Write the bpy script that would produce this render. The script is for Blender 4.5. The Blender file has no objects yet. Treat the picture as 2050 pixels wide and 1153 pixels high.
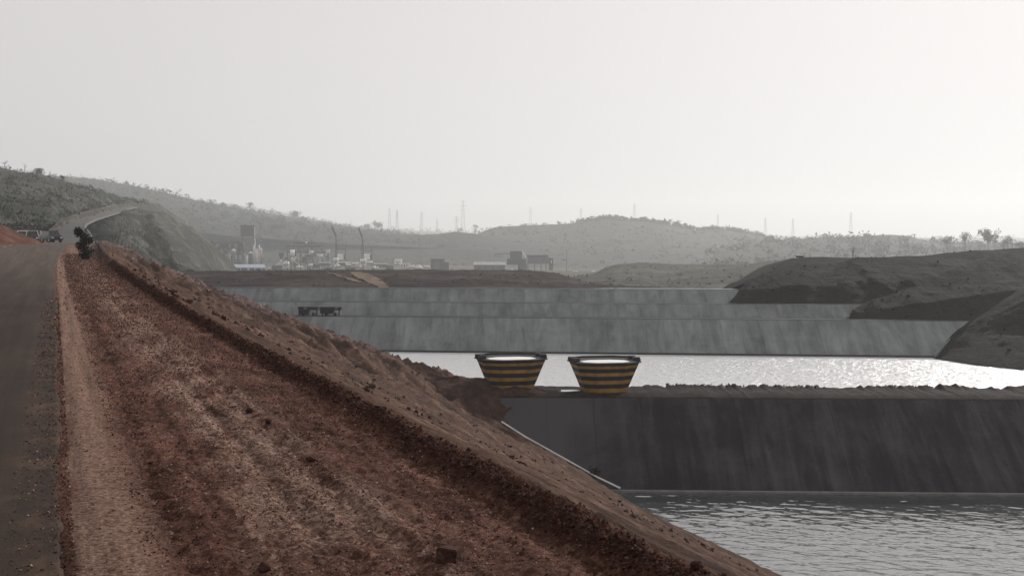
import bpy, math, random
import numpy as np
random.seed(7); rng = np.random.default_rng(11)
SC = bpy.context.scene; COL = SC.collection
# ------------------------------------------------------------------ camera
F = 2562.0; TP = 94.5 / F; PITCH = math.atan(TP); EYE = 1.7
cam_d = bpy.data.cameras.new('camera'); cam = bpy.data.objects.new('camera', cam_d); COL.objects.link(cam)
cam_d.sensor_width = 36.0; cam_d.lens = 36.0 * F / 2050.0
cam_d.clip_start = 0.1; cam_d.clip_end = 20000
cam.location = (0, 0, EYE); cam.rotation_euler = (math.pi / 2 - PITCH, 0, 0)
SC.camera = cam
# ------------------------------------------------------------------ sky and sun
SUN_AZ = math.radians(32); SUN_EL = math.radians(23)
w = bpy.data.worlds.new('World'); SC.world = w; w.use_nodes = True
nt = w.node_tree; nt.nodes.clear()
sky = nt.nodes.new('ShaderNodeTexSky'); sky.sky_type = 'NISHITA'; sky.sun_disc = False
sky.sun_elevation = SUN_EL; sky.sun_rotation = SUN_AZ
sky.air_density = 1.0; sky.dust_density = 4.0; sky.ozone_density = 1.0
hs = nt.nodes.new('ShaderNodeHueSaturation'); hs.inputs['Saturation'].default_value = 0.06
gm = nt.nodes.new('ShaderNodeGamma'); gm.inputs['Gamma'].default_value = 0.12
tint = nt.nodes.new('ShaderNodeMix'); tint.data_type = 'RGBA'; tint.blend_type = 'MULTIPLY'
tint.inputs[0].default_value = 1.0; tint.inputs[7].default_value = (3.82, 3.67, 3.66, 1)
bg = nt.nodes.new('ShaderNodeBackground'); bg.inputs['Strength'].default_value = 0.15
wo = nt.nodes.new('ShaderNodeOutputWorld')
nt.links.new(sky.outputs[0], hs.inputs['Color']); nt.links.new(hs.outputs[0], gm.inputs['Color'])
nt.links.new(gm.outputs[0], tint.inputs[6]); nt.links.new(tint.outputs[2], bg.inputs['Color'])
nt.links.new(bg.outputs[0], wo.inputs[0])
sd = bpy.data.lights.new('sun', 'SUN'); so = bpy.data.objects.new('sun', sd); COL.objects.link(so)
sd.energy = 3.6; sd.angle = math.radians(0.6); sd.color = (1.0, 0.955, 0.91)
so.rotation_euler = (math.pi / 2 - SUN_EL, 0, -SUN_AZ + math.pi)
so.rotation_euler = (-(math.pi / 2 - SUN_EL), 0, -SUN_AZ)
SC.view_settings.view_transform = 'Standard'; SC.view_settings.look = 'None'
SC.view_settings.gamma = 1.0; SC.view_settings.exposure = 0.0
SC.view_settings.use_curve_mapping = False
HAZE_DENSITY = 0.00024

# ------------------------------------------------------------------ helpers
def tag(o, label=None, cat=None, group=None, kind=None):
    if label: o['label'] = label
    if cat: o['category'] = cat
    if group: o['group'] = group
    if kind: o['kind'] = kind
    return o
def struct(o, label=None, kind='structure'):
    o['kind'] = kind
    if label: o['label'] = label
    return o
def empty(name, loc, rz=0.0):
    o = bpy.data.objects.new(name, None); COL.objects.link(o)
    o.location = loc; o.rotation_euler = (0, 0, rz); o.empty_display_size = 0.5
    return o
def link(name, me, mat, parent=None):
    o = bpy.data.objects.new(name, me); COL.objects.link(o)
    if mat is not None and len(me.materials) == 0: me.materials.append(mat)
    if parent is not None: o.parent = parent
    return o
def copy_tree(o, parent=None):
    c = o.copy(); COL.objects.link(c); c.parent = parent
    for ch in [x for x in bpy.data.objects if x.parent == o]: copy_tree(ch, c)
    return c
def RD(D):
    """real distance in metres: the far country lies deeper than its working number"""
    return D if D < 300 else 300 + (D - 300) * 2.5
def P(px, py, D):
    D = RD(D)
    x = (px - 1025.0) / F; y = -(py - 576.5) / F
    cp, sp = math.cos(PITCH), math.sin(PITCH)
    fy = cp + y * sp; fz = -sp + y * cp
    s = D / fy
    return np.array([s * x, D, EYE + s * fz])
def zof(py, D): return P(1025, py, D)[2]

def hash2(ix, iy, seed):
    h = (ix.astype(np.int64) * 374761393 + iy.astype(np.int64) * 668265263 + seed * 974711) & 0xffffffff
    h = ((h ^ (h >> 13)) * 1274126177) & 0xffffffff
    h = h ^ (h >> 16)
    return (h & 0xffffff) / float(0xffffff)
def vnoise(x, y, seed=0):
    ix = np.floor(x); iy = np.floor(y); fx = x - ix; fy = y - iy
    fx = fx * fx * (3 - 2 * fx); fy = fy * fy * (3 - 2 * fy)
    a = hash2(ix, iy, seed); b = hash2(ix + 1, iy, seed); c = hash2(ix, iy + 1, seed); d = hash2(ix + 1, iy + 1, seed)
    return (a * (1 - fx) + b * fx) * (1 - fy) + (c * (1 - fx) + d * fx) * fy
def fbm(x, y, oct=4, seed=0, gain=0.5):
    x = np.asarray(x, float); y = np.asarray(y, float)
    x, y = np.broadcast_arrays(x, y)
    r = np.zeros(x.shape); a = 1.0; t = 0.0
    for k in range(oct):
        r += a * vnoise(x * (1.93 ** k) + 17.3 * k, y * (1.93 ** k) - 9.1 * k, seed + k); t += a; a *= gain
    return r / t * 2 - 1
def ridged(x, y, oct=4, seed=0):
    x = np.asarray(x, float); y = np.asarray(y, float); r = 0; a = 1.0; t = 0
    for k in range(oct):
        r = r + a * (1 - np.abs(vnoise(x * (2.0 ** k) + 5 * k, y * (2.0 ** k), seed + k) * 2 - 1)); t += a; a *= 0.5
    return r / t
def smooth(a, b, x):
    t = np.clip((x - a) / (b - a), 0, 1); return t * t * (3 - 2 * t)

def mesh_np(name, V, Fc, mat, parent=None, shade=True):
    me = bpy.data.meshes.new(name)
    V = np.ascontiguousarray(V, dtype=np.float32); Fc = np.ascontiguousarray(Fc, dtype=np.int32)
    k = Fc.shape[1]; n = Fc.shape[0]
    me.vertices.add(len(V)); me.vertices.foreach_set('co', V.ravel())
    me.loops.add(n * k); me.loops.foreach_set('vertex_index', Fc.ravel())
    me.polygons.add(n); me.polygons.foreach_set('loop_start', np.arange(0, n * k, k, dtype=np.int32))
    me.polygons.foreach_set('loop_total', np.full(n, k, dtype=np.int32))
    me.polygons.foreach_set('use_smooth', np.full(n, shade))
    me.update(calc_edges=True); me.validate()
    return link(name, me, mat, parent)
def grid(name, V, mat, parent=None, shade=True):
    nr, nc = V.shape[:2]
    i = np.arange(nr - 1)[:, None] * nc + np.arange(nc - 1)[None, :]
    Fc = np.stack([i, i + 1, i + nc + 1, i + nc], -1).reshape(-1, 4)
    return mesh_np(name, V.reshape(-1, 3), Fc, mat, parent, shade)

class MB:
    def __init__(s): s.v = []; s.f = []
    def add(s, vs, fs):
        b = len(s.v); s.v += [tuple(float(c) for c in p) for p in vs]; s.f += [tuple(i + b for i in f) for f in fs]; return s
    def box(s, c, d, rz=0.0, taper=1.0, ry=0.0):
        cx, cy, cz = c; hx, hy, hz = d[0] / 2, d[1] / 2, d[2] / 2
        vs = []
        for z in (-1, 1):
            k = taper if z > 0 else 1.0
            for x, y in ((-1, -1), (1, -1), (1, 1), (-1, 1)):
                X, Y, Z = x * hx * k, y * hy * k, z * hz
                X, Z = X * math.cos(ry) + Z * math.sin(ry), -X * math.sin(ry) + Z * math.cos(ry)
                X, Y = X * math.cos(rz) - Y * math.sin(rz), X * math.sin(rz) + Y * math.cos(rz)
                vs.append((cx + X, cy + Y, cz + Z))
        return s.add(vs, [(3, 2, 1, 0), (4, 5, 6, 7), (0, 1, 5, 4), (1, 2, 6, 5), (2, 3, 7, 6), (3, 0, 4, 7)])
    def tube(s, a, b, r0, r1=None, n=8, cap=True):
        if r1 is None: r1 = r0
        a = np.array(a, float); b = np.array(b, float); d = b - a; L = np.linalg.norm(d)
        if L < 1e-9: return s
        d /= L; u = np.cross(d, (0, 0, 1) if abs(d[2]) < .9 else (1, 0, 0)); u /= np.linalg.norm(u); v = np.cross(d, u)
        vs = []
        for p, r in ((a, r0), (b, r1)):
            for k in range(n):
                t = 2 * math.pi * k / n; vs.append(p + r * (u * math.cos(t) + v * math.sin(t)))
        fs = [(k, (k + 1) % n, n + (k + 1) % n, n + k) for k in range(n)]
        if cap: fs += [tuple(range(n - 1, -1, -1)), tuple(range(n, 2 * n))]
        return s.add(vs, fs)
    def prism(s, poly, y0, y1):
        """poly of (x,z) extruded in y"""
        n = len(poly)
        vs = [(x, y0, z) for x, z in poly] + [(x, y1, z) for x, z in poly]
        fs = [tuple(range(n)), tuple(range(2 * n - 1, n - 1, -1))] + [(k, n + k, n + (k + 1) % n, (k + 1) % n) for k in range(n)]
        return s.add(vs, fs)
    def loft(s, rings, cap=True):
        n = len(rings[0]); vs = [p for r in rings for p in r]; fs = []
        for j in range(len(rings) - 1):
            for k in range(n): fs.append((j * n + k, j * n + (k + 1) % n, (j + 1) * n + (k + 1) % n, (j + 1) * n + k))
        if cap: fs += [tuple(range(n - 1, -1, -1)), tuple((len(rings) - 1) * n + k for k in range(n))]
        return s.add(vs, fs)
    def dome(s, c, r, h, n=10, m=4):
        rings = []
        for j in range(m + 1):
            a = j / m * math.pi / 2; rr = max(r * math.cos(a), 0.01 * r)
            rings.append([(c[0] + rr * math.cos(2 * math.pi * k / n), c[1] + rr * math.sin(2 * math.pi * k / n), c[2] + h * math.sin(a)) for k in range(n)])
        return s.loft(rings)
    def build(s, name, mat, parent=None, smooth_=False, bevel=0):
        me = bpy.data.meshes.new(name); me.from_pydata(s.v, [], s.f); me.validate(); me.update()
        if smooth_: me.polygons.foreach_set('use_smooth', [True] * len(me.polygons))
        o = link(name, me, mat, parent)
        if bevel:
            b = o.modifiers.new('bevel', 'BEVEL'); b.width = bevel; b.segments = 2; b.limit_method = 'ANGLE'
        return o

# ------------------------------------------------------------------ materials
class NT:
    def __init__(s, name):
        s.m = bpy.data.materials.new(name); s.m.use_nodes = True; s.t = s.m.node_tree
        s.b = s.t.nodes['Principled BSDF']; s.b.inputs['Specular IOR Level'].default_value = 0.05
        s.b.inputs['Roughness'].default_value = 0.9
    def n(s, typ, **kw):
        x = s.t.nodes.new(typ)
        for k, v in kw.items(): setattr(x, k, v)
        return x
    def l(s, a, b): s.t.links.new(a, b)
    def coord(s, scale=(1, 1, 1), rot=(0, 0, 0), obj=True):
        g = s.n('ShaderNodeTexCoord'); mp = s.n('ShaderNodeMapping'); mp.inputs['Scale'].default_value = scale
        mp.inputs['Rotation'].default_value = rot
        s.l(g.outputs['Object'], mp.inputs['Vector']); return mp.outputs[0]
    def noise(s, vec, scale, detail=4, rough=0.55, dist=0.0):
        x = s.n('ShaderNodeTexNoise'); x.inputs['Scale'].default_value = scale; x.inputs['Detail'].default_value = detail
        x.inputs['Roughness'].default_value = rough; x.inputs['Distortion'].default_value = dist
        s.l(vec, x.inputs['Vector']); return x.outputs['Fac']
    def ramp(s, fac, stops):
        r = s.n('ShaderNodeValToRGB'); e = r.color_ramp.elements
        while len(e) > 1: e.remove(e[-1])
        e[0].position = stops[0][0]; e[0].color = col4(stops[0][1])
        for p, c in stops[1:]:
            q = e.new(p); q.color = col4(c)
        s.l(fac, r.inputs[0]); return r.outputs[0]
    def mix(s, fac, a, b, mode='MIX'):
        x = s.n('ShaderNodeMix'); x.data_type = 'RGBA'; x.blend_type = mode
        if isinstance(fac, float): x.inputs[0].default_value = fac
        else: s.l(fac, x.inputs[0])
        for i, q in ((6, a), (7, b)):
            if isinstance(q, (tuple, float)): x.inputs[i].default_value = col4(q)
            else: s.l(q, x.inputs[i])
        return x.outputs[2]
    def math(s, op, a, b=None, clamp=False):
        x = s.n('ShaderNodeMath'); x.operation = op; x.use_clamp = clamp
        for i, q in enumerate((a, b)):
            if q is None: continue
            if isinstance(q, (int, float)): x.inputs[i].default_value = q
            else: s.l(q, x.inputs[i])
        return x.outputs[0]
    def sstep(s, v, a, b):
        x = s.n('ShaderNodeMapRange'); x.interpolation_type = 'SMOOTHSTEP'
        x.inputs['From Min'].default_value = a; x.inputs['From Max'].default_value = b
        s.l(v, x.inputs['Value']); return x.outputs[0]
    def color(s, c): 
        if isinstance(c, tuple): s.b.inputs['Base Color'].default_value = col4(c)
        else: s.l(c, s.b.inputs['Base Color'])
    def bump(s, h, strength=0.5, dist=0.05, prev=None):
        x = s.n('ShaderNodeBump'); x.inputs['Strength'].default_value = strength; x.inputs['Distance'].default_value = dist
        s.l(h, x.inputs['Height'])
        if prev is not None: s.l(prev, x.inputs['Normal'])
        s.l(x.outputs[0], s.b.inputs['Normal']); return x.outputs[0]
def col4(c):
    if isinstance(c, (int, float)): return (c, c, c, 1)
    return tuple(c) + (1,) if len(c) == 3 else tuple(c)

def earth(name, dark, mid, light, scale=0.1, bdist=0.4, bscale=None, stretch=(1, 1, 1), rot=(0, 0, 0)):
    m = NT(name); v = m.coord(stretch, rot)
    n1 = m.noise(v, scale, 6, 0.65, 0.4); n2 = m.noise(v, scale * 7, 4, 0.6)
    f = m.math('ADD', m.math('MULTIPLY', n1, 0.65), m.math('MULTIPLY', n2, 0.35))
    c = m.ramp(f, [(0.36, dark), (0.5, mid), (0.64, light)])
    m.color(c)
    m.bump(m.noise(v, bscale or scale * 9, 6, 0.7), 0.7, bdist)
    return m.m
def plain(name, c, rough=0.7, var=0.25, scale=1.5, metal=0.0, spec=0.3):
    m = NT(name); v = m.coord()
    n1 = m.noise(v, scale, 5, 0.6)
    d = tuple(x * (1 - var) for x in c); l = tuple(min(1, x * (1 + var)) for x in c)
    m.color(m.ramp(n1, [(0.35, d), (0.65, l)]))
    m.b.inputs['Roughness'].default_value = rough; m.b.inputs['Metallic'].default_value = metal
    m.b.inputs['Specular IOR Level'].default_value = spec
    return m.m

# roadside gravel: object coordinates are x = metres right of the asphalt edge, y = metres along the road
def shoulder_mat():
    m = NT('red_gravel_shoulder'); v = m.coord(); sep = m.n('ShaderNodeSeparateXYZ'); m.l(v, sep.inputs[0]); X = sep.outputs[0]; Y = sep.outputs[1]
    vs = m.coord((1, 0.35, 1))
    # red grit, three grain sizes
    g1 = m.noise(v, 26, 5, 0.7); g2 = m.noise(vs, 2.2, 5, 0.6, 0.6); g3 = m.noise(v, 110, 3, 0.6)
    f = m.math('ADD', m.math('MULTIPLY', g1, 0.5), m.math('ADD', m.math('MULTIPLY', g2, 0.35), m.math('MULTIPLY', g3, 0.15)))
    red = m.ramp(f, [(0.38, (0.024, 0.011, 0.008)), (0.47, (0.084, 0.038, 0.027)), (0.545, (0.150, 0.072, 0.052)), (0.63, (0.30, 0.18, 0.14))])
    dustc = m.ramp(m.noise(v, 30, 5, 0.7), [(0.38, (0.10, 0.055, 0.04)), (0.5, (0.25, 0.158, 0.12)), (0.62, (0.42, 0.29, 0.23))])
    wob = m.math('MULTIPLY', m.math('SUBTRACT', m.noise(vs, 1.3, 5, 0.65), 0.5), 0.35)
    Xw = m.math('ADD', X, wob)
    band = m.math('MULTIPLY', m.sstep(Xw, 0.04, 0.15), m.math('SUBTRACT', 1.0, m.sstep(Xw, 0.34, 0.66)))
    b2 = m.math('MULTIPLY', m.sstep(Xw, 0.85, 1.35), m.math('SUBTRACT', 1.0, m.sstep(Xw, 1.75, 2.25)))
    pn = m.sstep(m.math('ADD', m.math('MULTIPLY', m.noise(vs, 1.6, 6, 0.7, 0.5), 0.62), m.math('MULTIPLY', m.noise(v, 22, 5, 0.75), 0.38)), 0.45, 0.53)
    b2 = m.math('MULTIPLY', b2, pn)
    b3 = m.math('MULTIPLY', m.math('MULTIPLY', m.sstep(m.noise(vs, 0.9, 6, 0.7), 0.53, 0.68), m.sstep(m.noise(v, 18, 4, 0.7), 0.42, 0.6)), 0.5)
    bandn = m.math('MULTIPLY', band, m.sstep(m.noise(v, 9, 5, 0.7), 0.26, 0.52))
    k = m.math('MAXIMUM', m.math('MAXIMUM', m.math('MULTIPLY', bandn, 0.8), m.math('MULTIPLY', b2, 0.95)), b3, True)
    c = m.mix(k, red, dustc)
    lanes = m.ramp(m.noise(m.coord((1, 0.012, 1)), 7.5, 5, 0.7), [(0.36, 0.62), (0.5, 1.0), (0.64, 1.32)])
    c = m.mix(0.8, c, lanes, 'MULTIPLY')
    # the slope past the windrow: ochre brown, raked down by rain; mauve brown farther off
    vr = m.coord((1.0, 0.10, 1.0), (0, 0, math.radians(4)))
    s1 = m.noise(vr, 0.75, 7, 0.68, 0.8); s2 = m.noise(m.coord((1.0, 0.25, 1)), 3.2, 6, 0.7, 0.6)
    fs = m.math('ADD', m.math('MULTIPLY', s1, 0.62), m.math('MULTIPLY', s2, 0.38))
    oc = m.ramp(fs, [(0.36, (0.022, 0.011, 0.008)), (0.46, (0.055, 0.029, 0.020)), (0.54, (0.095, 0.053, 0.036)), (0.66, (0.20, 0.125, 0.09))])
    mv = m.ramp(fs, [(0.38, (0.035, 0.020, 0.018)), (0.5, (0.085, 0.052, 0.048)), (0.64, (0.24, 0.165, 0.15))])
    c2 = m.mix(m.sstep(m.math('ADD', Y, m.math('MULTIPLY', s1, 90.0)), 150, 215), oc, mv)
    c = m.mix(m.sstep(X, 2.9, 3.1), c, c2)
    # windrow clods: shade of the face turned from the sun, painted into the colour
    wr = m.math('MULTIPLY', m.sstep(Xw, 2.68, 2.80), m.math('SUBTRACT', 1.0, m.sstep(X, 2.88, 2.99)))
    wc = m.ramp(m.noise(v, 16, 5, 0.7), [(0.3, (0.022, 0.0105, 0.0085)), (0.55, (0.060, 0.028, 0.021)), (0.75, (0.12, 0.06, 0.045))])
    c = m.mix(wr, c, wc)
    m.color(c); m.b.inputs['Roughness'].default_value = 0.95; m.b.inputs['Specular IOR Level'].default_value = 0.05
    p = m.bump(m.noise(v, 40, 6, 0.75), 1.0, 0.035)
    m.bump(m.noise(v, 2.6, 6, 0.72), 0.6, 0.10, p)
    return m.m
def asphalt_mat():
    m = NT('dusty_asphalt'); v = m.coord(); vs = m.coord((1, 0.12, 1)); sep = m.n('ShaderNodeSeparateXYZ'); m.l(v, sep.inputs[0])
    X = sep.outputs[0]; Y = sep.outputs[1]
    a = m.ramp(m.noise(v, 160, 3, 0.7), [(0.3, (0.013, 0.009, 0.007)), (0.7, (0.042, 0.029, 0.023))])
    d = m.noise(vs, 1.1, 5, 0.6); pale = m.sstep(m.noise(v, 1.5, 6, 0.7, 0.4), 0.47, 0.66)
    edge = m.sstep(m.math('ADD', X, m.math('MULTIPLY', d, 0.5)), -0.35, 0.32)
    c = m.mix(m.math('MULTIPLY', m.sstep(d, 0.35, 0.7), 0.4), a, (0.066, 0.043, 0.032))
    c = m.mix(m.math('MULTIPLY', m.math('MULTIPLY', edge, pale), 0.35), c, (0.15, 0.095, 0.062))
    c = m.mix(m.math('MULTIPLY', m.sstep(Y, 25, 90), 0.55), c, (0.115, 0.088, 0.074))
    c = m.mix(m.math('MULTIPLY', m.sstep(m.math('ADD', X, m.math('MULTIPLY', d, 1.2)), -5.6, -8.5), 0.6), c, (0.20, 0.165, 0.125))
    lanes = m.ramp(m.noise(m.coord((1, 0.010, 1)), 3.0, 5, 0.7), [(0.36, 0.7), (0.5, 1.0), (0.64, 1.3)])
    c = m.mix(0.8, c, lanes, 'MULTIPLY'); c = m.mix(0.7, c, m.ramp(m.noise(v, 45, 5, 0.8), [(0.35, 0.55), (0.5, 1.0), (0.66, 1.7)]), 'MULTIPLY')
    m.color(c); m.b.inputs['Roughness'].default_value = 0.85; m.b.inputs['Specular IOR Level'].default_value = 0.06
    m.bump(m.noise(v, 130, 4, 0.7), 0.5, 0.006); return m.m
def stone_mat(name, stops):
    m = NT(name); g = m.n('ShaderNodeNewGeometry'); v = m.coord()
    c = m.ramp(g.outputs['Random Per Island'], stops)
    c = m.mix(0.5, c, m.ramp(m.noise(v, 45, 4, 0.7), [(0.3, 0.35), (0.7, 1.25)]), 'MULTIPLY')
    m.color(c); m.bump(m.noise(v, 90, 3, 0.6), 0.5, 0.004); return m.m
def lining_mat(name, c0, c1, stain, streak=(0.5, 0.05, 0.05), rnd=0.3, worn=False):
    m = NT(name); v = m.coord()
    g = m.n('ShaderNodeTexCoord')
    mp = m.n('ShaderNodeMapping'); mp.inputs['Scale'].default_value = streak; m.l(g.outputs['Object'], mp.inputs['Vector'])
    s = m.noise(mp.outputs[0], 1.6, 6, 0.65, 0.5); s2 = m.noise(v, 0.22, 5, 0.6, 0.5); s3 = m.noise(v, 3.5, 5, 0.7)
    f = m.math('ADD', m.math('MULTIPLY', s, 0.55), m.math('ADD', m.math('MULTIPLY', s2, 0.33), m.math('MULTIPLY', s3, 0.12)))
    oi = m.n('ShaderNodeObjectInfo')
    f = m.math('ADD', f, m.math('MULTIPLY', m.math('SUBTRACT', oi.outputs['Random'], 0.5), rnd * 0.3))
    if worn: 
        sx = m.n('ShaderNodeSeparateXYZ'); m.l(v, sx.inputs[0]); wx_ = m.math('ADD', sx.outputs[0], m.math('MULTIPLY', s, 14.0)); f = m.math('ADD', f, m.math('MULTIPLY', m.math('SUBTRACT', 1.0, m.sstep(wx_, 5.0, 19.0)), 0.26))
    c = m.ramp(f, [(0.34, stain), (0.46, c0), (0.64, c1)])
    m.color(c); m.b.inputs['Roughness'].default_value = 0.85
    m.bump(s3, 0.3, 0.03); return m.m
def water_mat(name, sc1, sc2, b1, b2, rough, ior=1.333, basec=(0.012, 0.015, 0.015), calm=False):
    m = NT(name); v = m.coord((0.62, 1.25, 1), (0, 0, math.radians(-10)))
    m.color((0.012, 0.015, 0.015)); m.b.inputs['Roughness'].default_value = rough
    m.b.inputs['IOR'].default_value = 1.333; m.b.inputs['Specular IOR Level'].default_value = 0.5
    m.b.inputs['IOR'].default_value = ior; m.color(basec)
    n1 = m.noise(v, sc1, 4, 0.55, 0.8); n2 = m.noise(v, sc2, 3, 0.6, 0.4)
    if calm:   # sheltered, flatter water close under the lining
        sp = m.n('ShaderNodeSeparateXYZ'); tc = m.n('ShaderNodeTexCoord'); m.l(tc.outputs['Object'], sp.inputs[0])
        k = m.math('ADD', 0.38, m.math('MULTIPLY', m.math('SUBTRACT', 1.0, m.sstep(sp.outputs[1], 84.0, 99.0)), 1.1))
        gust = m.noise(m.coord((0.10, 0.22, 1)), 1.0, 4, 0.6); k = m.math('MULTIPLY', k, m.math('ADD', 0.75, m.math('MULTIPLY', gust, 0.5)))
        n1 = m.math('MULTIPLY', n1, k); n2 = m.math('MULTIPLY', n2, k)
    p = m.bump(n1, 1.0, b1); m.bump(n2, 1.0, b2, p); return m.m

M = {}
M['shoulder'] = shoulder_mat(); M['asphalt'] = asphalt_mat()
M['line'] = plain('worn_road_paint', (0.42, 0.38, 0.33), 0.8, 0.3, 3)
M['gravel'] = stone_mat('gravel_stones', [(0.0, (0.050, 0.023, 0.017)), (0.45, (0.11, 0.050, 0.037)), (0.8, (0.20, 0.11, 0.083)), (0.97, (0.42, 0.31, 0.26))])
M['clods'] = stone_mat('earth_clods', [(0.0, (0.022, 0.011, 0.008)), (0.6, (0.065, 0.031, 0.023)), (1.0, (0.15, 0.075, 0.055))])
M['rock'] = earth('dark_red_rock', (0.028, 0.014, 0.011), (0.062, 0.03, 0.024), (0.13, 0.075, 0.06), 6, 0.03)
M['redearth'] = earth('red_earth', (0.045, 0.019, 0.013), (0.10, 0.042, 0.029), (0.17, 0.085, 0.06), 0.5, 0.2)
M['mauve'] = earth('mauve_brown_earth', (0.028, 0.022, 0.020), (0.060, 0.048, 0.043), (0.13, 0.105, 0.095), 0.12, 0.6)
M['dyke'] = earth('dyke_soil', (0.006, 0.0045, 0.004), (0.014, 0.009, 0.008), (0.045, 0.03, 0.026), 0.6, 0.12)
M['redsoil'] = earth('damp_red_soil', (0.018, 0.010, 0.008), (0.045, 0.023, 0.017), (0.10, 0.055, 0.042), 0.8, 0.12)
M['bank'] = earth('spoil_bank_soil', (0.016, 0.012, 0.012), (0.033, 0.025, 0.024), (0.08, 0.056, 0.05), 0.12, 0.3, None, (0.6, 1, 1))
M['track'] = earth('tan_dirt_track', (0.10, 0.075, 0.055), (0.17, 0.125, 0.095), (0.26, 0.2, 0.155), 0.3, 0.2)
M['spoil'] = earth('grey_spoil', (0.006, 0.0057, 0.0053), (0.011, 0.0104, 0.0096), (0.024, 0.022, 0.020), 0.09, 0.5, 1.2)
M['hill_near'] = earth('scrub_hillside', (0.020, 0.023, 0.018), (0.045, 0.047, 0.038), (0.13, 0.12, 0.10), 0.045, 1.0, 0.5)
M['hill_far'] = earth('dry_hillside', (0.020, 0.022, 0.019), (0.036, 0.037, 0.033), (0.062, 0.060, 0.053), 0.016, 2.0, 0.25)
M['plain'] = earth('dry_plain', (0.04, 0.042, 0.033), (0.07, 0.068, 0.055), (0.13, 0.12, 0.10), 0.012, 0.5, 0.2)
M['cutbank'] = earth('pale_cut_bank', (0.04, 0.037, 0.032), (0.085, 0.077, 0.064), (0.19, 0.17, 0.14), 0.10, 0.6)
M['hillroad'] = plain('hill_road_asphalt', (0.055, 0.052, 0.048), 0.9, 0.2, 0.2)
M['verge'] = plain('pale_road_verge', (0.10, 0.093, 0.08), 0.9, 0.3, 0.3)
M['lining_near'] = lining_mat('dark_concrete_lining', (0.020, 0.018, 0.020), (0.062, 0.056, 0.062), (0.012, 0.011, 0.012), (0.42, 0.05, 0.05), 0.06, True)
M['lining_far'] = lining_mat('grey_concrete_lining', (0.15, 0.160, 0.163), (0.245, 0.26, 0.265), (0.09, 0.096, 0.099), (0.45, 0.09, 0.09), 0.22)
M['kerb'] = plain('pale_concrete_edge', (0.13, 0.127, 0.124), 0.85, 0.3, 0.8)
M['kerbwhite'] = plain('bright_concrete_edge', (0.62, 0.6, 0.58), 0.6, 0.2, 0.6)
M['bench'] = plain('dusty_bench', (0.035, 0.037, 0.036), 0.9, 0.3, 0.5)
M['shadowgap'] = plain('dark_joint', (0.02, 0.02, 0.02), 0.9, 0.2, 1)
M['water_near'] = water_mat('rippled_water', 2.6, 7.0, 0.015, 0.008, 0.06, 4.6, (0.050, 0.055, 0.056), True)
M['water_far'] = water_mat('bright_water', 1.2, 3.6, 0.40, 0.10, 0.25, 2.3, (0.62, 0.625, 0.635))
M['leaf_dark'] = plain('dark_leaves', (0.018, 0.014, 0.013), 0.8, 0.4, 3)
M['leaf'] = plain('scrub_leaves', (0.036, 0.039, 0.034), 0.8, 0.45, 0.1)
M['leaf_dry'] = plain('dry_scrub', (0.060, 0.058, 0.044), 0.8, 0.45, 0.1)
M['bark'] = plain('bark', (0.035, 0.028, 0.024), 0.9, 0.3, 4)
M['yellow'] = plain('dirty_yellow_paint', (0.36, 0.19, 0.035), 0.6, 0.28, 1.6)
M['navy'] = plain('dark_navy_paint', (0.011, 0.010, 0.017), 0.6, 0.3, 1.6)
M['rim'] = plain('black_steel', (0.012, 0.012, 0.013), 0.65, 0.3, 2)
M['milky'] = plain('white_lining_sheet', (0.80, 0.78, 0.75), 0.35, 0.04, 0.7)
M['steel'] = plain('grey_steel', (0.05, 0.051, 0.051), 0.7, 0.3, 0.3)
M['steel_dark'] = plain('dark_steel', (0.014, 0.0145, 0.015), 0.75, 0.3, 0.3)
M['steel_pylon'] = plain('galvanised_lattice', (0.16, 0.16, 0.16), 0.7, 0.2, 0.3)
M['white'] = plain('dusty_white_paint', (0.85, 0.85, 0.83), 0.6, 0.12, 0.4)
M['lightgrey'] = plain('light_grey_sheet', (0.50, 0.50, 0.49), 0.6, 0.2, 0.4)
M['blueroof'] = plain('pale_blue_roof_sheet', (0.42, 0.47, 0.55), 0.45, 0.15, 0.3)
M['tan'] = plain('tan_render', (0.30, 0.22, 0.17), 0.8, 0.2, 0.4)
M['pink'] = plain('pinkish_silo_paint', (0.62, 0.54, 0.52), 0.7, 0.2, 0.4)
M['glass'] = plain('dark_glass', (0.015, 0.017, 0.018), 0.15, 0.2, 1, 0, 0.5)
M['tyre'] = plain('tyre_rubber', (0.015, 0.015, 0.015), 0.9, 0.2, 3)
M['carblack'] = plain('dark_car_paint', (0.02, 0.018, 0.018), 0.35, 0.2, 2, 0, 0.5)
M['cargreen'] = plain('olive_car_paint', (0.03, 0.032, 0.028), 0.4, 0.2, 2, 0, 0.5)
M['carwhite'] = plain('white_car_paint', (0.55, 0.53, 0.50), 0.4, 0.1, 2, 0, 0.5)
M['lamp'] = plain('lamp_glass', (0.7, 0.7, 0.7), 0.3, 0.1, 1, 0, 0.5)

# ------------------------------------------------------------------ road frame
TH = math.atan((1025 - 110) / F)
CT, ST = math.cos(TH), math.sin(TH)
def bend(t): return 2.6 * np.clip((np.asarray(t, float) - 60) / 110, 0, None) ** 2
def rise(t):
    t = np.asarray(t, float)
    return 1.40 * smooth(25, 185, t) - 0.02 * np.clip(t - 190, 0, None) - 0.0004 * np.clip(t - 190, 0, None) ** 2
def loc(L, t, z): 
    x = L + float(bend(t)); return (x * CT - t * ST, x * ST + t * CT, z + float(rise(t)))

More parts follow.
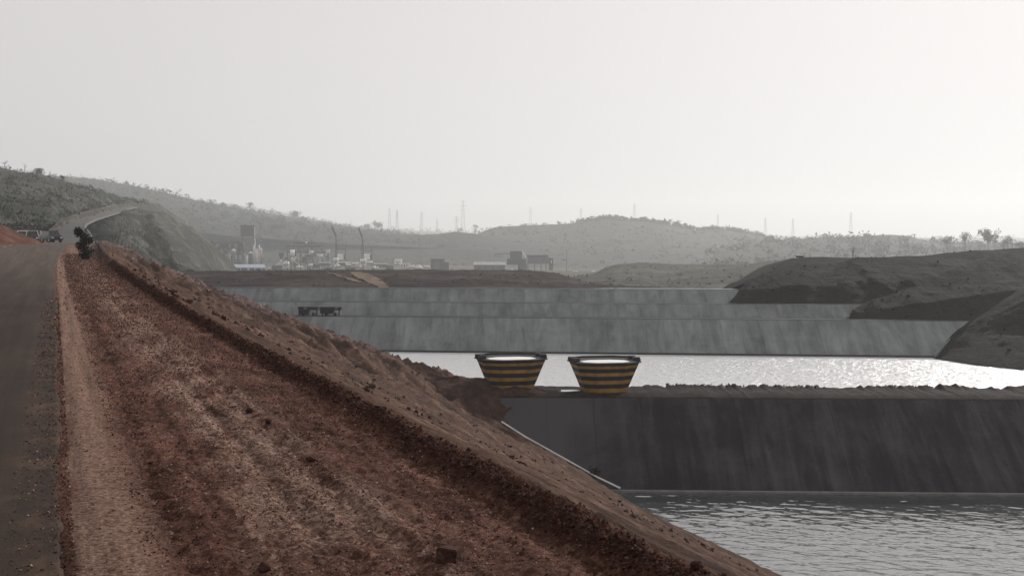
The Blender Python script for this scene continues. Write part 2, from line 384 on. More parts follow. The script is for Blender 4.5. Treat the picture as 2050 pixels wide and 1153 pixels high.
ts = np.concatenate([np.geomspace(3.2, 235, 930)])
def ground_h(L, t):
    """height above the road datum of the roadside: shoulder, windrow, outer slope"""
    wig = 0.05 * fbm(t / 1.7, t * 0 + 3.3, 3, 5) + 0.10 * fbm(t / 9.0, t * 0 + 1.3, 3, 6)
    z = -0.035 + 0 * L
    sh = smooth(0.02, 0.12, L + 0.05 * fbm(L * 3, t / 0.35, 3, 8))
    z = z + sh * 0.03 * 0 
    # grit and tracks
    near = np.clip(14.0 / (t + 4), 0.25, 1)
    grit = smooth(0.25, 0.75, L)
    z = z + grit * (0.034 * fbm(L / 0.085, t / 0.10, 4, 21) + 0.018 * fbm(L / 0.5, t / 1.6, 3, 22)) + 0.009 * fbm(L / 0.05, t / 0.06, 3, 24)
    Lw = L + wig
    tread = 0.5 + 0.5 * np.sin(t / 0.055 + np.sign(Lw - 0.70) * L * 30)
    z = z - 0.034 * np.exp(-((Lw - 0.70) / 0.09) ** 2) * (0.45 + 0.55 * tread) - 0.024 * np.exp(-((Lw - 1.02) / 0.07) ** 2) * (0.6 + 0.4 * tread)
    z = z - 0.022 * np.exp(-((Lw - 1.86) / 0.06) ** 2) + 0.018 * np.exp(-((Lw - 1.97) / 0.08) ** 2) * (1 + fbm(L / 0.1, t / 0.2, 3, 30))
    z = z - 0.02 * np.exp(-((Lw - 1.5) / 0.07) ** 2)
    # windrow
    amp = 1.0 + 0.35 * fbm(t / 0.6, t * 0, 4, 40) + 0.25 * fbm(t / 6.0, t * 0, 2, 41)
    far = smooth(20, 70, t)
    up = smooth(2.70, 2.90 + 0.2 * far, Lw) 
    z = z + up * (0.115 + 0.25 * far) * amp
    clod = smooth(2.58, 2.75, Lw) * (1 - smooth(2.95, 3.2, L))
    z = z + clod * (0.032 * fbm(L / 0.09, t / 0.10, 4, 50) + 0.03 * fbm(L / 0.04, t / 0.04, 3, 55))
    # outer slope
    Ls = np.clip(L - 2.98, 0, None)
    zl = np.interp(L, [2.98, 12, 24, 35, 41, 46, 60], [0, -3.95, -9.0, -14.1, -18.7, -21.8, -21.8]) 
    zf = np.interp(L, [2.98, 12, 20, 30, 39.2, 43, 60], [0, -3.6, -6.4, -10.1, -13.9, -16, -16])
    zn = np.interp(L, [2.98, 12, 24, 35, 40.3, 44, 60], [0, -4.75, -10.7, -16.1, -18.45, -20.8, -21.5])
    k2 = np.clip((t - 68) / 34, 0, 1); zl = zn * (1 - k2) + zl * k2
    k = smooth(100, 112, t)
    dz = zl * (1 - k) + zf * k
    # the slope height counts from the datum at the camera, so cancel the rise low down
    dz = dz - rise(t) * smooth(3, 18, L) * smooth(0, 1, Ls)
    e = smooth(0, 2.5, Ls)
    rough = smooth(62, 125, t)
    ang = math.radians(32)
    a = L * math.cos(ang) + t * math.sin(ang); b = -L * math.sin(ang) + t * math.cos(ang)
    rut = ridged(a / 16, b / 2.6, 4, 60) - 0.62
    rut2 = ridged(L / 2.2, t / 22, 4, 66) - 0.62
    dz = dz + e * ((rut - 0.1) * (0.18 + 0.7 * rough) + (rut2 - 0.08) * (0.30 + 2.0 * rough) + (ridged(L / 0.7, t / 9, 4, 68) - .6) * (0.10 + .45 * rough) + (ridged(a / 3, b / .9, 4, 69) - .6) * .3 * rough + 0.22 * rough * fbm(L / 1.1, t / 1.1, 5, 70)) * np.clip(1 - smooth(33, 40, L) * 0.75, 0, 1)
    dz = dz + e * 0.05 * fbm(L / 0.5, t / 0.9, 4, 75)
    z = z + dz
    # raised earth lip where the near lining begins
    lip = np.exp(-((L - 36.0) / 4.0) ** 2) * np.exp(-((t - 114) / 4.5) ** 2)
    z = z + lip * (1.2 + 0.4 * fbm(L / 1.5, t / 1.5, 3, 77))
    # high bench behind the far slopes
    z = np.where(L > 3, z, z)
    return z
Lc = np.concatenate([np.linspace(-1.4, 0.0, 14, endpoint=False), np.linspace(0.0, 3.25, 250, endpoint=False), 3.25 + 57 * np.linspace(0, 1, 200) ** 1.25])
TT, LL = np.meshgrid(ts, Lc, indexing='ij')
Z = ground_h(LL, TT) + rise(TT)
V = np.stack([LL + bend(TT), TT, Z], -1)
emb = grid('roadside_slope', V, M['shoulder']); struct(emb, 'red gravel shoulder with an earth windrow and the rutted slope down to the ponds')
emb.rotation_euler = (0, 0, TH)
# land left of, under and behind the road
Lb = np.concatenate([np.linspace(-900, -40, 18), np.linspace(-34, -1.38, 16)])
tb = np.concatenate([np.linspace(-600, 0, 10), np.linspace(4, 235, 70)])
T2, L2 = np.meshgrid(tb, Lb, indexing='ij')
Z2 = -0.06 + rise(T2) + smooth(-15, -40, L2) * (2.2 + 1.5 * fbm(L2 / 30, T2 / 30, 3, 80))
g2 = grid('roadside_land', np.stack([L2 + bend(T2), T2, Z2], -1), M['redearth']); struct(g2); g2.rotation_euler = (0, 0, TH)
# behind the camera the shoulder and slope carry on
Lb2 = np.array([-1.39, 0, 2.6, 3.0, 12, 24, 35, 41, 46, 60]); zb2 = np.array([-.05, -.05, -.05, .05, -3.95, -8.95, -13.75, -18.25, -21.5, -21.5])
tb2 = np.linspace(-600, 3.21, 40); T3, L3 = np.meshgrid(tb2, Lb2, indexing='ij')
g3 = grid('roadside_slope_behind', np.stack([L3, T3, np.broadcast_to(zb2, T3.shape) + 0.3 * fbm(L3 / 4, T3 / 4, 3, 3) * (L3 > 4)], -1), M['shoulder']); struct(g3); g3.rotation_euler = (0, 0, TH)

# asphalt with a ragged broken edge
tr = np.concatenate([np.linspace(-200, 3, 12), np.geomspace(3.2, 215, 700)])
edge = 0.0 + 0.055 * fbm(tr / 0.5, tr * 0 + 7, 4, 90) + 0.025 * fbm(tr / 0.12, tr * 0, 3, 91) + 0.04 * fbm(tr / 6, tr * 0, 2, 93)
cols = np.concatenate([np.linspace(-15.2, -0.6, 14), [-0.3, -0.12, -0.03]])
V = np.zeros((len(tr), len(cols) + 2, 3))
for j, c in enumerate(cols): V[:, j] = np.stack([c + edge * (c > -0.2) + bend(tr), tr, rise(tr)], -1)
V[:, -2] = np.stack([edge + bend(tr), tr, rise(tr) - 0.004], -1); V[:, -1] = np.stack([edge + 0.006 + bend(tr), tr, rise(tr) - 0.08], -1)
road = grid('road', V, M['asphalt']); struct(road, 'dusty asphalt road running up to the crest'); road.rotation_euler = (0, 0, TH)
for k in range(12):
    t0 = 46 + k * 9.0
    tt = np.linspace(t0, t0 + 3.4, 6)
    o = grid('road_marking', np.stack([np.stack([-6.0 + dx + bend(tt), tt, rise(tt) + 0.006], -1) for dx in (-0.07, 0.07)], 1), M['line'])
    struct(o); o.rotation_euler = (0, 0, TH)
tt = np.linspace(60, 215, 60)
o = grid('road_verge', np.stack([np.stack([c + bend(tt) + 0.3 * fbm(tt / 3, tt * 0 + i, 3, 6), tt, rise(tt) + 0.012 * i * 0 + 0.012], -1) for i, c in enumerate((-15.6, -13.4))], 1), M['verge'])
struct(o); o.rotation_euler = (0, 0, TH)

# ------------------------------------------------------------------ loose gravel, clods, rocks
def stones(name, pts, sizes, mat, seed, frame=True, label=None):
    r = np.random.default_rng(seed); n = len(pts)
    base = np.array([(-1, -1, -1), (1, -1, -1), (1, 1, -1), (-1, 1, -1), (-1, -1, 1), (1, -1, 1), (1, 1, 1), (-1, 1, 1)], float) * 0.5
    fc = np.array([(3, 2, 1, 0), (4, 5, 6, 7), (0, 1, 5, 4), (1, 2, 6, 5), (2, 3, 7, 6), (3, 0, 4, 7)])
    B = base[None] + r.uniform(-0.24, 0.24, (n, 8, 3)); B *= r.uniform(0.55, 1.25, (n, 1, 3)) * sizes[:, None, None]
    B[..., 2] *= 0.75
    q = r.normal(size=(n, 4)); q[:, :2] *= 0.45; q /= np.linalg.norm(q, axis=1)[:, None]
    x, y, z, ww = q.T
    R = np.stack([1 - 2 * (y * y + z * z), 2 * (x * y - z * ww), 2 * (x * z + y * ww), 2 * (x * y + z * ww), 1 - 2 * (x * x + z * z), 2 * (y * z - x * ww), 2 * (x * z - y * ww), 2 * (y * z + x * ww), 1 - 2 * (x * x + y * y)], -1).reshape(n, 3, 3)
    B = np.einsum('nij,nkj->nki', R, B) + pts[:, None, :]
    FF = (fc[None] + (np.arange(n) * 8)[:, None, None]).reshape(-1, 4)
    o = mesh_np(name, B.reshape(-1, 3), FF, mat, None, False)
    if frame: o.rotation_euler = (0, 0, TH)
    return struct(o, label, 'stuff')
n = 80000
t = np.exp(rng.uniform(math.log(4.4), math.log(105), n)); L = rng.uniform(0.12, 2.75, n)
keep = rng.random(n) < np.where(L < 0.45, 0.06, 0.35 + 0.65 * smooth(-0.3, 0.3, fbm(L / 0.3, t / 0.8, 3, 101)))
t = t[keep]; L = L[keep]
s = (0.0035 + 0.007 * rng.random(len(t)) ** 3) * (0.75 + t / 16.0); s *= np.where(rng.random(len(t)) < 0.006, 1.7, 1.0)
stones('gravel', np.stack([L + bend(t), t, ground_h(L, t) + s * 0.25 + rise(t)], -1), s, M['gravel'], 1, label='loose red gravel scattered over the shoulder')
n = 22000
t = np.exp(rng.uniform(math.log(5.0), math.log(75), n)); L = 2.84 + rng.normal(0, 0.075, n)
s = (0.005 + 0.012 * rng.random(n) ** 4) * (0.8 + t / 26.0)
stones('clod_windrow', np.stack([L + bend(t), t, ground_h(L, t) + s * 0.2 + rise(t)], -1), s, M['clods'], 2, label='dark clods of earth heaped along the shoulder edge')
n = 5000
t = np.exp(rng.uniform(math.log(4.4), math.log(40), n)); L = 0.08 - 0.38 * rng.random(n) ** 2.2
s = (0.003 + 0.007 * rng.random(n) ** 3) * (0.8 + t / 16.0)
stones('edge_grit', np.stack([L + bend(t), t, np.where(L < 0, 0.0, -0.03) + s * 0.25 + rise(t)], -1), s, M['gravel'], 6, label='red grit spilled along the broken asphalt edge')
n = 5000
t = np.exp(rng.uniform(math.log(40), math.log(190), n)); L = rng.uniform(3.2, 34, n)
s = (0.03 + 0.16 * rng.random(n) ** 6)
stones('slope_stones', np.stack([L + bend(t), t, ground_h(L, t) + s * 0.2 + rise(t)], -1), s, M['clods'], 3, label='stones lying on the rutted slope')

def hit(px, py, lo=-1, hi=41):
    """where the sight line of a pixel meets the roadside ground"""
    D = np.geomspace(5, 230, 5000); p0 = P(px, py, 1.0) - np.array([0, 0, EYE])
    X_ = p0[0] * D; Zp = EYE + p0[2] * D
    L = X_ * CT + D * ST; t = -X_ * ST + D * CT; L0 = L - bend(t)
    zz = np.where(L0 > 0.02, ground_h(L0, t) + rise(t), rise(t))
    k = np.nonzero((Zp <= zz) & (L0 > lo) & (L0 < hi))[0]
    if len(k) == 0: return None
    k = k[0]; return X_[k], D[k], zz[k], D[k]
def rock(name, px, py, wpx, label, flat=0.6, seed=0, mat='rock', boxy=False):
    h = hit(px, py)
    if h is None: return
    size = wpx * h[3] / F
    me = bpy.data.meshes.new(name)
    import bmesh
    bm = bmesh.new()
    if boxy:
        bmesh.ops.create_cube(bm, size=1.0); bmesh.ops.bevel(bm, geom=bm.edges[:], offset=0.07, segments=2, affect='EDGES'); bmesh.ops.subdivide_edges(bm, edges=bm.edges[:], cuts=3, use_grid_fill=True)
    else: bmesh.ops.create_icosphere(bm, subdivisions=4, radius=0.5)
    co = np.array([v.co[:] for v in bm.verts])
    nn = fbm(co[:, 0] * 2.2 + seed * 3, co[:, 1] * 2.2 + co[:, 2] * 2.7, 4, seed) * 0.30 + fbm(co[:, 0] * 9 + co[:, 2] * 5, co[:, 1] * 9, 3, seed + 9) * 0.05
    q = 0.12 * 0 + 1 + nn * (0.45 if boxy else 1)
    for v, k in zip(bm.verts, q):
        v.co *= float(k)
        v.co.x *= size; v.co.y *= size * 0.72; v.co.z *= size * flat
    bm.to_mesh(me); bm.free()
    me.polygons.foreach_set('use_smooth', [not boxy] * len(me.polygons))
    o = link(name, me, M[mat]); o.location = (h[0], h[1], h[2] + size * flat * 0.30); o.rotation_euler = (0.08, 0.12, 0.3 + seed)
    tag(o, label, 'rock', 'loose rocks along the road shoulder')
rock('rock', 901, 1122, 60, 'biggest loose brick-shaped dark rock at the bottom of the gravel shoulder', 0.55, 1, boxy=True)
rock('rock', 530, 1142, 34, 'dark red rock at the bottom edge left of the brick-shaped one', 0.65, 5)
rock('rock', 499, 826, 17, 'upper left of two small rocks on the wheel rut halfway up the shoulder', 0.7, 3)
rock('rock', 537, 848, 16, 'lower right of two small rocks on the wheel rut halfway up the shoulder', 0.7, 4)
rock('rock', 622, 922, 20, 'low flat stone in the wheel rut below the two small rocks', 0.5, 6)
rock('rock', 1395, 1138, 34, 'rock on the crest of the earth windrow at the bottom right', 0.6, 7)
rock('rock', 745, 776, 20, 'lump of earth on the sunlit slope above the windrow', 0.6, 8)
rock('rock', 165, 508, 7, 'pale stone at the foot of the dark roadside bush', 0.8, 9, 'kerbwhite')

# ------------------------------------------------------------------ ponds, dyke, linings
def yt(base, k, X): return base + k * X
ZN, ZF = -18.2, -13.1
WX, WY = np.meshgrid(np.linspace(2, 56, 820), np.linspace(66, 102.5, 640), indexing='xy')
def waves(x, y):
    r_ = np.random.default_rng(3); z = 0 * x
    wxp = x + 0.5 * fbm(x / 3.1, y / 2.3, 3, 702); wyp = y + 0.5 * fbm(x / 2.7 + 9, y / 2.1, 3, 703)
    for k in range(16):
        lam = 0.27 * 1.155 ** k; th = math.radians(250 + r_.uniform(-34, 34)); am = 0.0092 * lam ** 0.85
        z = z + am * np.sin(2 * math.pi / lam * (wxp * math.cos(th) + wyp * math.sin(th)) + r_.uniform(0, 6.28)) * (0.6 + 0.8 * vnoise(x / (lam * 3), y / (lam * 3), 720 + k))
    return z * (0.55 + 0.75 * (1 - smooth(84, 100, y))) * (0.8 + 0.5 * fbm(x / 9, y / 5, 3, 701))
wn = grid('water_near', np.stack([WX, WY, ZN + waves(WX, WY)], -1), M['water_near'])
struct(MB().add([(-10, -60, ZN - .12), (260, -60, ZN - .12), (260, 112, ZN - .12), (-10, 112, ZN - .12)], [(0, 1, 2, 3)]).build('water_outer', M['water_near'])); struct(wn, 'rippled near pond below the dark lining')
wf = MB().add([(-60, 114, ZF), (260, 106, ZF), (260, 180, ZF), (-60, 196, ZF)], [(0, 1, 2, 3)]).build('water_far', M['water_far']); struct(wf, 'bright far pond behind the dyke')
MB().add([(-6500, -6300, -40.0), (6500, -6300, -40.0), (6500, 6400, -40.0), (-6500, 6400, -40.0)], [(0, 1, 2, 3)]).build('ground', M['plain'])
struct(bpy.data.objects['ground'])
SN = -0.045
def ny(Y0, X): return Y0 + SN * (X - 8)
X = np.linspace(-14, 180, 1600); rows = []
crest = 0.09 * fbm(X / 0.9, X * 0, 4, 200) + 0.10
bumps = 0.34 * np.clip(fbm(X / 0.45, X * 0 + 4, 3, 205) + 0.1 + 0.3 * fbm(X / 6, X * 0, 2, 206), 0, 1)
for (y, z, a) in ((109.2, -12.9, 0), (110.02, -11.86, 0), (110.6, -11.78, .3), (111.2, -11.7, .6), (112, -11.68, .8), (113, -11.7, 1), (114, -11.72, 1), (115, -11.72, 1), (116, -11.7, 1.0), (116.6, -11.7, 1.3), (117.4, -11.85, 1.0), (119, -12.8, .6), (121.5, -14.4, 0)):
    hop = np.exp(-((X - 0.5) / 3.5) ** 2) * (0.35 if 111.5 < y < 114 else 0)
    left = 1.3 * smooth(6, -6, X) * (y > 110.3) * (y < 119)
    rows.append(np.stack([X, ny(y, X) + 0.15 * fbm(X / 1.5, X * 0 + y, 3, 7) * (a > 0), z + a * (crest + (bumps * smooth(9, 14, X) if 115.5 < y < 118 else bumps * 0.3)) + hop + 0 * left], -1))
dy = grid('dyke', np.array(rows), M['dyke']); struct(dy, 'earth dyke with a rough crest between the two ponds')
# near lining: base slab plus panels
lb = empty('near_lining', (0, 0, 0)); 
def slab_panel(x0, x1, ya, za, yb, zb, k, xr, gap=0.03, th=0.12):
    """a cast panel on the slope from toe (ya,za) to head (yb,zb)"""
    a = x0 + gap / 2; b = x1 - gap / 2; vs = []
    for d in (0, -th):
        n = np.array([0, -(zb - za), (yb - ya)]); n = n / np.linalg.norm(n); n = n if n[2] > 0 else -n
        for x, y, z in ((a, ya, za), (b, ya, za), (b, yb, zb), (a, yb, zb)):
            vs.append((x, y + k * (x - xr) + n[1] * d, z + n[2] * d))
    return MB().add(vs, [(0, 1, 2, 3), (7, 6, 5, 4), (4, 5, 1, 0), (5, 6, 2, 1), (6, 7, 3, 2), (7, 4, 0, 3)])
bs = MB(); bs.add([(-14, ny(101 + .12, -14), -18.35), (180, ny(101 + .12, 180), -18.35), (180, ny(110.1, 180), -11.95), (-14, ny(110.1, -14), -11.95)], [(0, 1, 2, 3)])
lb = bs.build('near_lining', M['shadowgap']); struct(lb, 'dark concrete lining of the dyke above the near pond')
x = -13.0
while x < 178:
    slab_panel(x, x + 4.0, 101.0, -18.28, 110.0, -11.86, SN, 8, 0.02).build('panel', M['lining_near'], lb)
    x += 4.0
kb = MB()
for (xa, xb) in ((2, 180),):
    kb.add([(xa, ny(100.62, xa), -18.5), (xb, ny(100.62, xb), -18.5), (xb, ny(100.62, xb), -18.05), (xa, ny(100.62, xa), -18.05), (xa, ny(101.15, xa), -18.5), (xb, ny(101.15, xb), -18.5), (xb, ny(101.15, xb), -18.05), (xa, ny(101.15, xa), -18.05)],
           [(0, 1, 2, 3), (3, 2, 6, 7), (0, 3, 7, 4), (1, 5, 6, 2), (4, 7, 6, 5)])
k = kb.build('toe_kerb', M['kerb']); struct(k, 'pale concrete toe beam along the near waterline')
# bright raised edge where lining meets the earth slope
pts = [(985, 835, 108.3), (1003, 852, 107.2), (1050, 882, 105.9), (1100, 910, 104.6), (1150, 938, 103.3), (1192, 962, 102.2), (1240, 985, 101.1)]
for nm, sub, r in (('edge_beam', pts[1:], 0.075),):
    e = MB()
    q = [P(*p) for p in sub]
    for a, b in zip(q[:-1], q[1:]): e.tube(a + (.05, -.3, .38), b + (.05, -.3, .38), r, r, 6)
    e = e.build(nm, M['kerbwhite']); struct(e, 'bright concrete edge running down the lining beside the earth slope')

# far lining, three tiers
KF = -0.12
def fy(Y0, X): return Y0 + KF * X
tiers = [(168.6, -13.3, 175.0, -8.86, 'lower'), (178.0, -8.86, 180.7, -7.1, 'middle'), (183.6, -7.1, 186.3, -5.35, 'upper')]
fl = MB()
XL, XR = -75, 75
def strip(a, b, za, zb, dz=0): fl.add([(XL, fy(a, XL), za + dz), (XR, fy(a, XR), za + dz), (XR, fy(b, XR), zb + dz), (XL, fy(b, XL), zb + dz)], [(0, 1, 2, 3)])
strip(168.75, 175.1, -13.45, -8.99); strip(175.0, 178.15, -8.99, -8.99); strip(178.1, 180.8, -8.99, -7.24); strip(180.8, 183.7, -7.24, -7.24); strip(183.7, 186.4, -7.24, -5.49); strip(186.4, 196, -5.49, -5.45)
fl = fl.build('far_lining', M['lining_far']); struct(fl, 'grey stepped concrete lining beyond the far pond')
for ya, za, yb, zb, nm in tiers:
    x = XL + (0.4 if nm == 'lower' else 0)
    wd = 2.5 if nm == 'lower' else 3.2
    sh = random.random()
    while x < XR - wd:
        slab_panel(x, x + wd, ya, za, yb, zb, KF, 0, 0.02, 0.10).build('panel', M['lining_far'], fl); x += wd
for (y0, z0, nm) in ((175.0, -8.80, 0), (180.7, -7.06, 1), (186.3, -5.31, 2)):
    e = MB(); e.add([(XL, fy(y0, XL), z0), (XR, fy(y0, XR), z0), (XR, fy(y0 + 2.7, XR), z0 + .005), (XL, fy(y0 + 2.7, XL), z0 + .005), (XL, fy(y0, XL), z0 - .16), (XR, fy(y0, XR), z0 - .16)], [(0, 1, 2, 3), (4, 5, 1, 0)])
    struct(e.build('bench', (M['shadowgap'], M['bench'], M['bench'])[nm]))
e = MB()
for x0 in (XL,):
    e.add([(XL, fy(168.2, XL), -13.4), (XR, fy(168.2, XR), -13.4), (XR, fy(168.2, XR), -12.88), (XL, fy(168.2, XL), -12.88), (XR, fy(168.75, XR), -12.88), (XL, fy(168.75, XL), -12.88)], [(0, 1, 2, 3), (3, 2, 4, 5)])
struct(e.build('toe_kerb', M['bench']), 'concrete toe beam along the far waterline')

# ------------------------------------------------------------------ terrain beyond, as lofted land
def loft(name, rows, mat, nx, sub, amp, ns, seed, label=None, amprow=None, px0=None, px1=None, kind='structure'):
    """rows: list of polylines of (px,py,D) from near to far"""
    a = px0 if px0 is not None else rows[0][0][0]; b = px1 if px1 is not None else rows[0][-1][0]
    u = np.linspace(0, 1, nx); R = []
    for r in rows:
        xs = [p[0] for p in r]; pxs = np.interp(u, np.linspace(0, 1, 2), [xs[0], xs[-1]])
        py = np.interp(pxs, xs, [p[1] for p in r]); D = np.interp(pxs, xs, [p[2] for p in r])
        R.append(np.array([P(x_, y_, d_) for x_, y_, d_ in zip(pxs, py, D)]))
    out = []; wts = []
    for j in range(len(R) - 1):
        for k in range(sub):
            f = k / sub; out.append(R[j] * (1 - f) + R[j + 1] * f)
            aj = 1.0 if amprow is None else amprow[j] * (1 - f) + amprow[j + 1] * f
            wts.append(aj)
    out.append(R[-1]); wts.append(1.0 if amprow is None else amprow[-1])
    # back slope
    bk = R[-1].copy(); D = R[-1][:, 1:2]
    dz = np.maximum(R[-1][:, 2] - (-41.0), 1)
    for f in (0.12, 0.3, 0.6, 1.0):
        q = bk.copy(); q[:, 1] += dz * 5 * f; q[:, 2] -= dz * (f ** 1.5); out.append(q); wts.append(1.0)
    V = np.array(out); W = np.array(wts)[:, None]
    nz = fbm(V[..., 0] / ns, V[..., 1] / ns, 5, seed, 0.55) * 0.7 + (ridged(V[..., 0] / ns * 1.3, V[..., 1] / ns * 0.7, 4, seed + 3) - 0.65) * 1.0
    fk = 0.35 if mat is M['spoil'] else 1.0
    nz = nz + fk * 0.22 * fbm(V[..., 0] / (ns * 0.13), V[..., 1] / (ns * 0.13), 4, seed + 7) + fk * 0.18 * (ridged(V[..., 0] / (ns * 0.2), V[..., 1] / (ns * 0.45), 3, seed + 9) - 0.6)
    V[..., 2] += nz * amp * W
    o = grid(name, V, mat); struct(o, label, kind)
    return o, V[:(len(R) - 1) * sub + 1]
def cst(pts, D): return [(x, y, D) for x, y in pts]
VEG = {}
# plain behind the ponds, under the works
o, VP = loft('plain', [cst([(-900, 620), (2900, 640)], 197), cst([(-900, 556), (1100, 551), (2900, 560)], 420), cst([(-1400, 541), (1100, 541), (3400, 545)], 640),
      cst([(-2000, 515), (900, 515), (1100, 528), (4000, 520)], 900), cst([(-2500, 492), (4500, 492)], 1500)], M['plain'], 260, 26, 1.2, 60, 300, 'dry plain stretching behind the ponds to the hills', [0, .3, .4, 1, 1])
# dark spoil bank at the end of the far lining
o, VB = loft('spoil_bank', [[(300, 577, 199), (400, 573, 196), (770, 577, 191.5), (1330, 587, 184), (1560, 592, 181)],
      [(300, 560, 206), (520, 557, 206), (760, 558, 205), (1100, 566, 202), (1330, 580, 195), (1560, 585, 190)],
      [(300, 552, 214), (380, 544, 226), (560, 542, 228), (830, 541, 230), (1060, 542, 229), (1110, 547, 226), (1180, 567, 218), (1240, 574, 213), (1320, 575, 210), (1345, 584, 208), (1460, 584, 206), (1560, 582, 205)],
      [(300, 550, 240), (380, 543, 245), (560, 541, 250), (830, 540.5, 252), (1060, 541.5, 250), (1110, 547, 240), (1180, 567, 232), (1240, 573, 228), (1320, 574, 225), (1345, 584, 222), (1460, 584, 220), (1560, 582, 220)]],
      M['bank'], 420, 16, 0.55, 7, 310, 'dark reddish spoil bank on top of the far lining', [0, 1, .35, .5])
def drape(name, poly, D0, D1, mat, label, lift=0.07):
    """a worn track laid on the spoil bank: left and right pixel edges down its length"""
    pxg = VB[..., 0] / VB[..., 1] * F + 1025; fw = VB[..., 1] * math.cos(PITCH) - (VB[..., 2] - EYE) * math.sin(PITCH)
    upz = VB[..., 1] * math.sin(PITCH) + (VB[..., 2] - EYE) * math.cos(PITCH); pyg = 576.5 - F * upz / fw
    V = []; ys = np.linspace(poly[0][2], poly[-1][2], 26)
    for i, y in enumerate(ys):
        yy = [p[2] for p in poly]; xa = np.interp(y, yy, [p[0] for p in poly]); xb = np.interp(y, yy, [p[1] for p in poly]); row = []
        xa += 2.5 * math.sin(i * 1.7); xb += 2.5 * math.cos(i * 2.3)
        for x in np.linspace(xa, xb, 9):
            j = int(np.argmin(np.abs(pxg[0] - x))); o_ = np.argsort(pyg[:, j]); q = VB[o_, j]
            q = np.array([np.interp(y, pyg[o_, j], q[:, c]) for c in range(3)]); row.append(q + (0, -.08, lift))
        V.append(row)
    o = grid(name, np.array(V), mat); struct(o, label); return o
# knoll right of the hill road
o, VC = loft('knoll', [[(150, 545, 262), (290, 560, 270), (352, 578, 290)],
      [(150, 500, 300), (240, 495, 320), (290, 520, 330), (325, 545, 330), (352, 565, 310)],
      [(165, 462, 340), (230, 455, 380), (290, 470, 390), (325, 500, 370), (352, 555, 325)],
      [(180, 447, 380), (230, 428, 430), (265, 420, 450), (285, 420, 450), (305, 434, 430), (325, 462, 405), (342, 505, 375), (352, 540, 345)]],
      M['hill_near'], 340, 44, 8.0, 26, 320, 'bare knoll between the climbing road and the works', [0.2, .8, .8, .5])
VEG['C'] = VC
# hill left of the road
o, VA = loft('left_hill', [[(-420, 500, 240), (-60, 492, 240), (60, 487, 245), (100, 478, 262), (128, 458, 300), (170, 436, 350), (221, 421, 420), (290, 411, 520)],
      [(-420, 430, 280), (-60, 440, 280), (60, 450, 285), (100, 445, 300), (128, 436, 335), (170, 424, 375), (221, 412, 440), (290, 407, 530)],
      [(-420, 350, 340), (-60, 385, 340), (60, 398, 345), (110, 400, 365), (150, 405, 390), (190, 405, 420), (240, 403, 470), (290, 405, 540)],
      [(-420, 270, 430), (-60, 322, 430), (0, 336, 430), (60, 347, 430), (110, 358, 435), (150, 368, 440), (200, 382, 460), (240, 397, 490), (290, 404, 550)]],
      M['hill_near'], 280, 26, 3.2, 24, 330, 'scrub covered hillside above the climbing road', [0.1, .7, 1, .35])
VEG['A'] = VA
# pale cut bank along its foot
ed = [(97, 470, 99, 466, 252), (118, 459, 112, 449, 270), (128, 455, 120, 440, 292), (150, 445, 142, 432, 325), (171, 436, 168, 424, 348), (200, 427, 200, 416, 392), (221, 421, 222, 412, 418), (255, 414, 256, 408, 470), (290, 409.5, 290, 406, 524)]
V = []
for i, (xa, ya, xb, yb, D) in enumerate(ed):
    V.append([P(xa + (xb - xa) * k / 6, ya + (yb - ya) * k / 6, D - 6 + k * 1.0) + np.array([0, 0, 0.8 * math.sin(i * 5 + k * 2) * (0 < k < 6)]) for k in range(7)])
struct(grid('cut_bank', np.array(V), M['cutbank']), 'pale cut bank beside the climbing road')
# road climbing the hill
el = [(96, 491, 228), (98, 480, 240), (99, 470, 252), (118, 458, 278), (135, 449, 302), (171, 435, 345), (221, 421, 415), (262, 413, 475), (292, 409, 540)]
er = [(190, 494, 226), (186, 482, 236), (178, 466, 247), (168, 456, 272), (172, 449, 298), (192, 440, 340), (232, 428, 408), (266, 417, 470), (296, 410, 538)]
V = []
for a, b in zip(el, er):
    pa, pb = P(*a), P(*b); V.append([pa * (1 - f) + pb * f + np.array([0, 0, 0.15]) for f in np.linspace(0, 1, 5)])
struct(grid('hill_road', np.array(V), M['hillroad']), 'far stretch of road curving up the hill')
V = []
for b in er:
    p = P(*b); V.append([p + np.array([-0.1, 0, 0.2]), p + np.array([0.3, -0.2, 0.15]), p + np.array([0.5, -.4, -.25])])
struct(grid('hill_road_verge', np.array(V), M['verge']))
# far ridges
o, VBB = loft('far_left_ridge', [[(-300, 440, 760), (200, 450, 760), (420, 470, 760), (700, 490, 780), (960, 500, 800)],
      [(-300, 380, 900), (100, 375, 900), (300, 400, 900), (440, 430, 900), (560, 445, 900), (700, 462, 900), (830, 474, 920), (960, 480, 950)],
      [(-300, 330, 1050), (60, 348, 1050), (130, 354, 1050), (190, 358, 1050), (250, 369, 1050), (330, 386, 1050), (400, 403, 1060), (450, 412, 1080), (500, 421, 1100), (600, 437, 1150), (680, 452, 1200), (760, 462, 1250), (830, 470, 1250), (960, 478, 1250)]],
      M['hill_far'], 420, 30, 4.0, 60, 340, 'long hazy ridge falling from the upper left', [.5, 1, .35])
VEG['B'] = VBB
o, VB2 = loft('far_haze_ridge', [[(380, 440, 1900), (1000, 480, 1900), (2700, 488, 1900)], [(380, 402, 2300), (460, 409, 2300), (560, 424, 2300), (680, 449, 2300), (760, 459, 2300), (870, 464, 2300), (1000, 468, 2300), (1500, 476, 2300), (2700, 478, 2300)]],
      M['hill_far'], 300, 16, 4.0, 120, 345, 'palest ridge on the horizon', [.3, .3])
VEG['B2'] = VB2
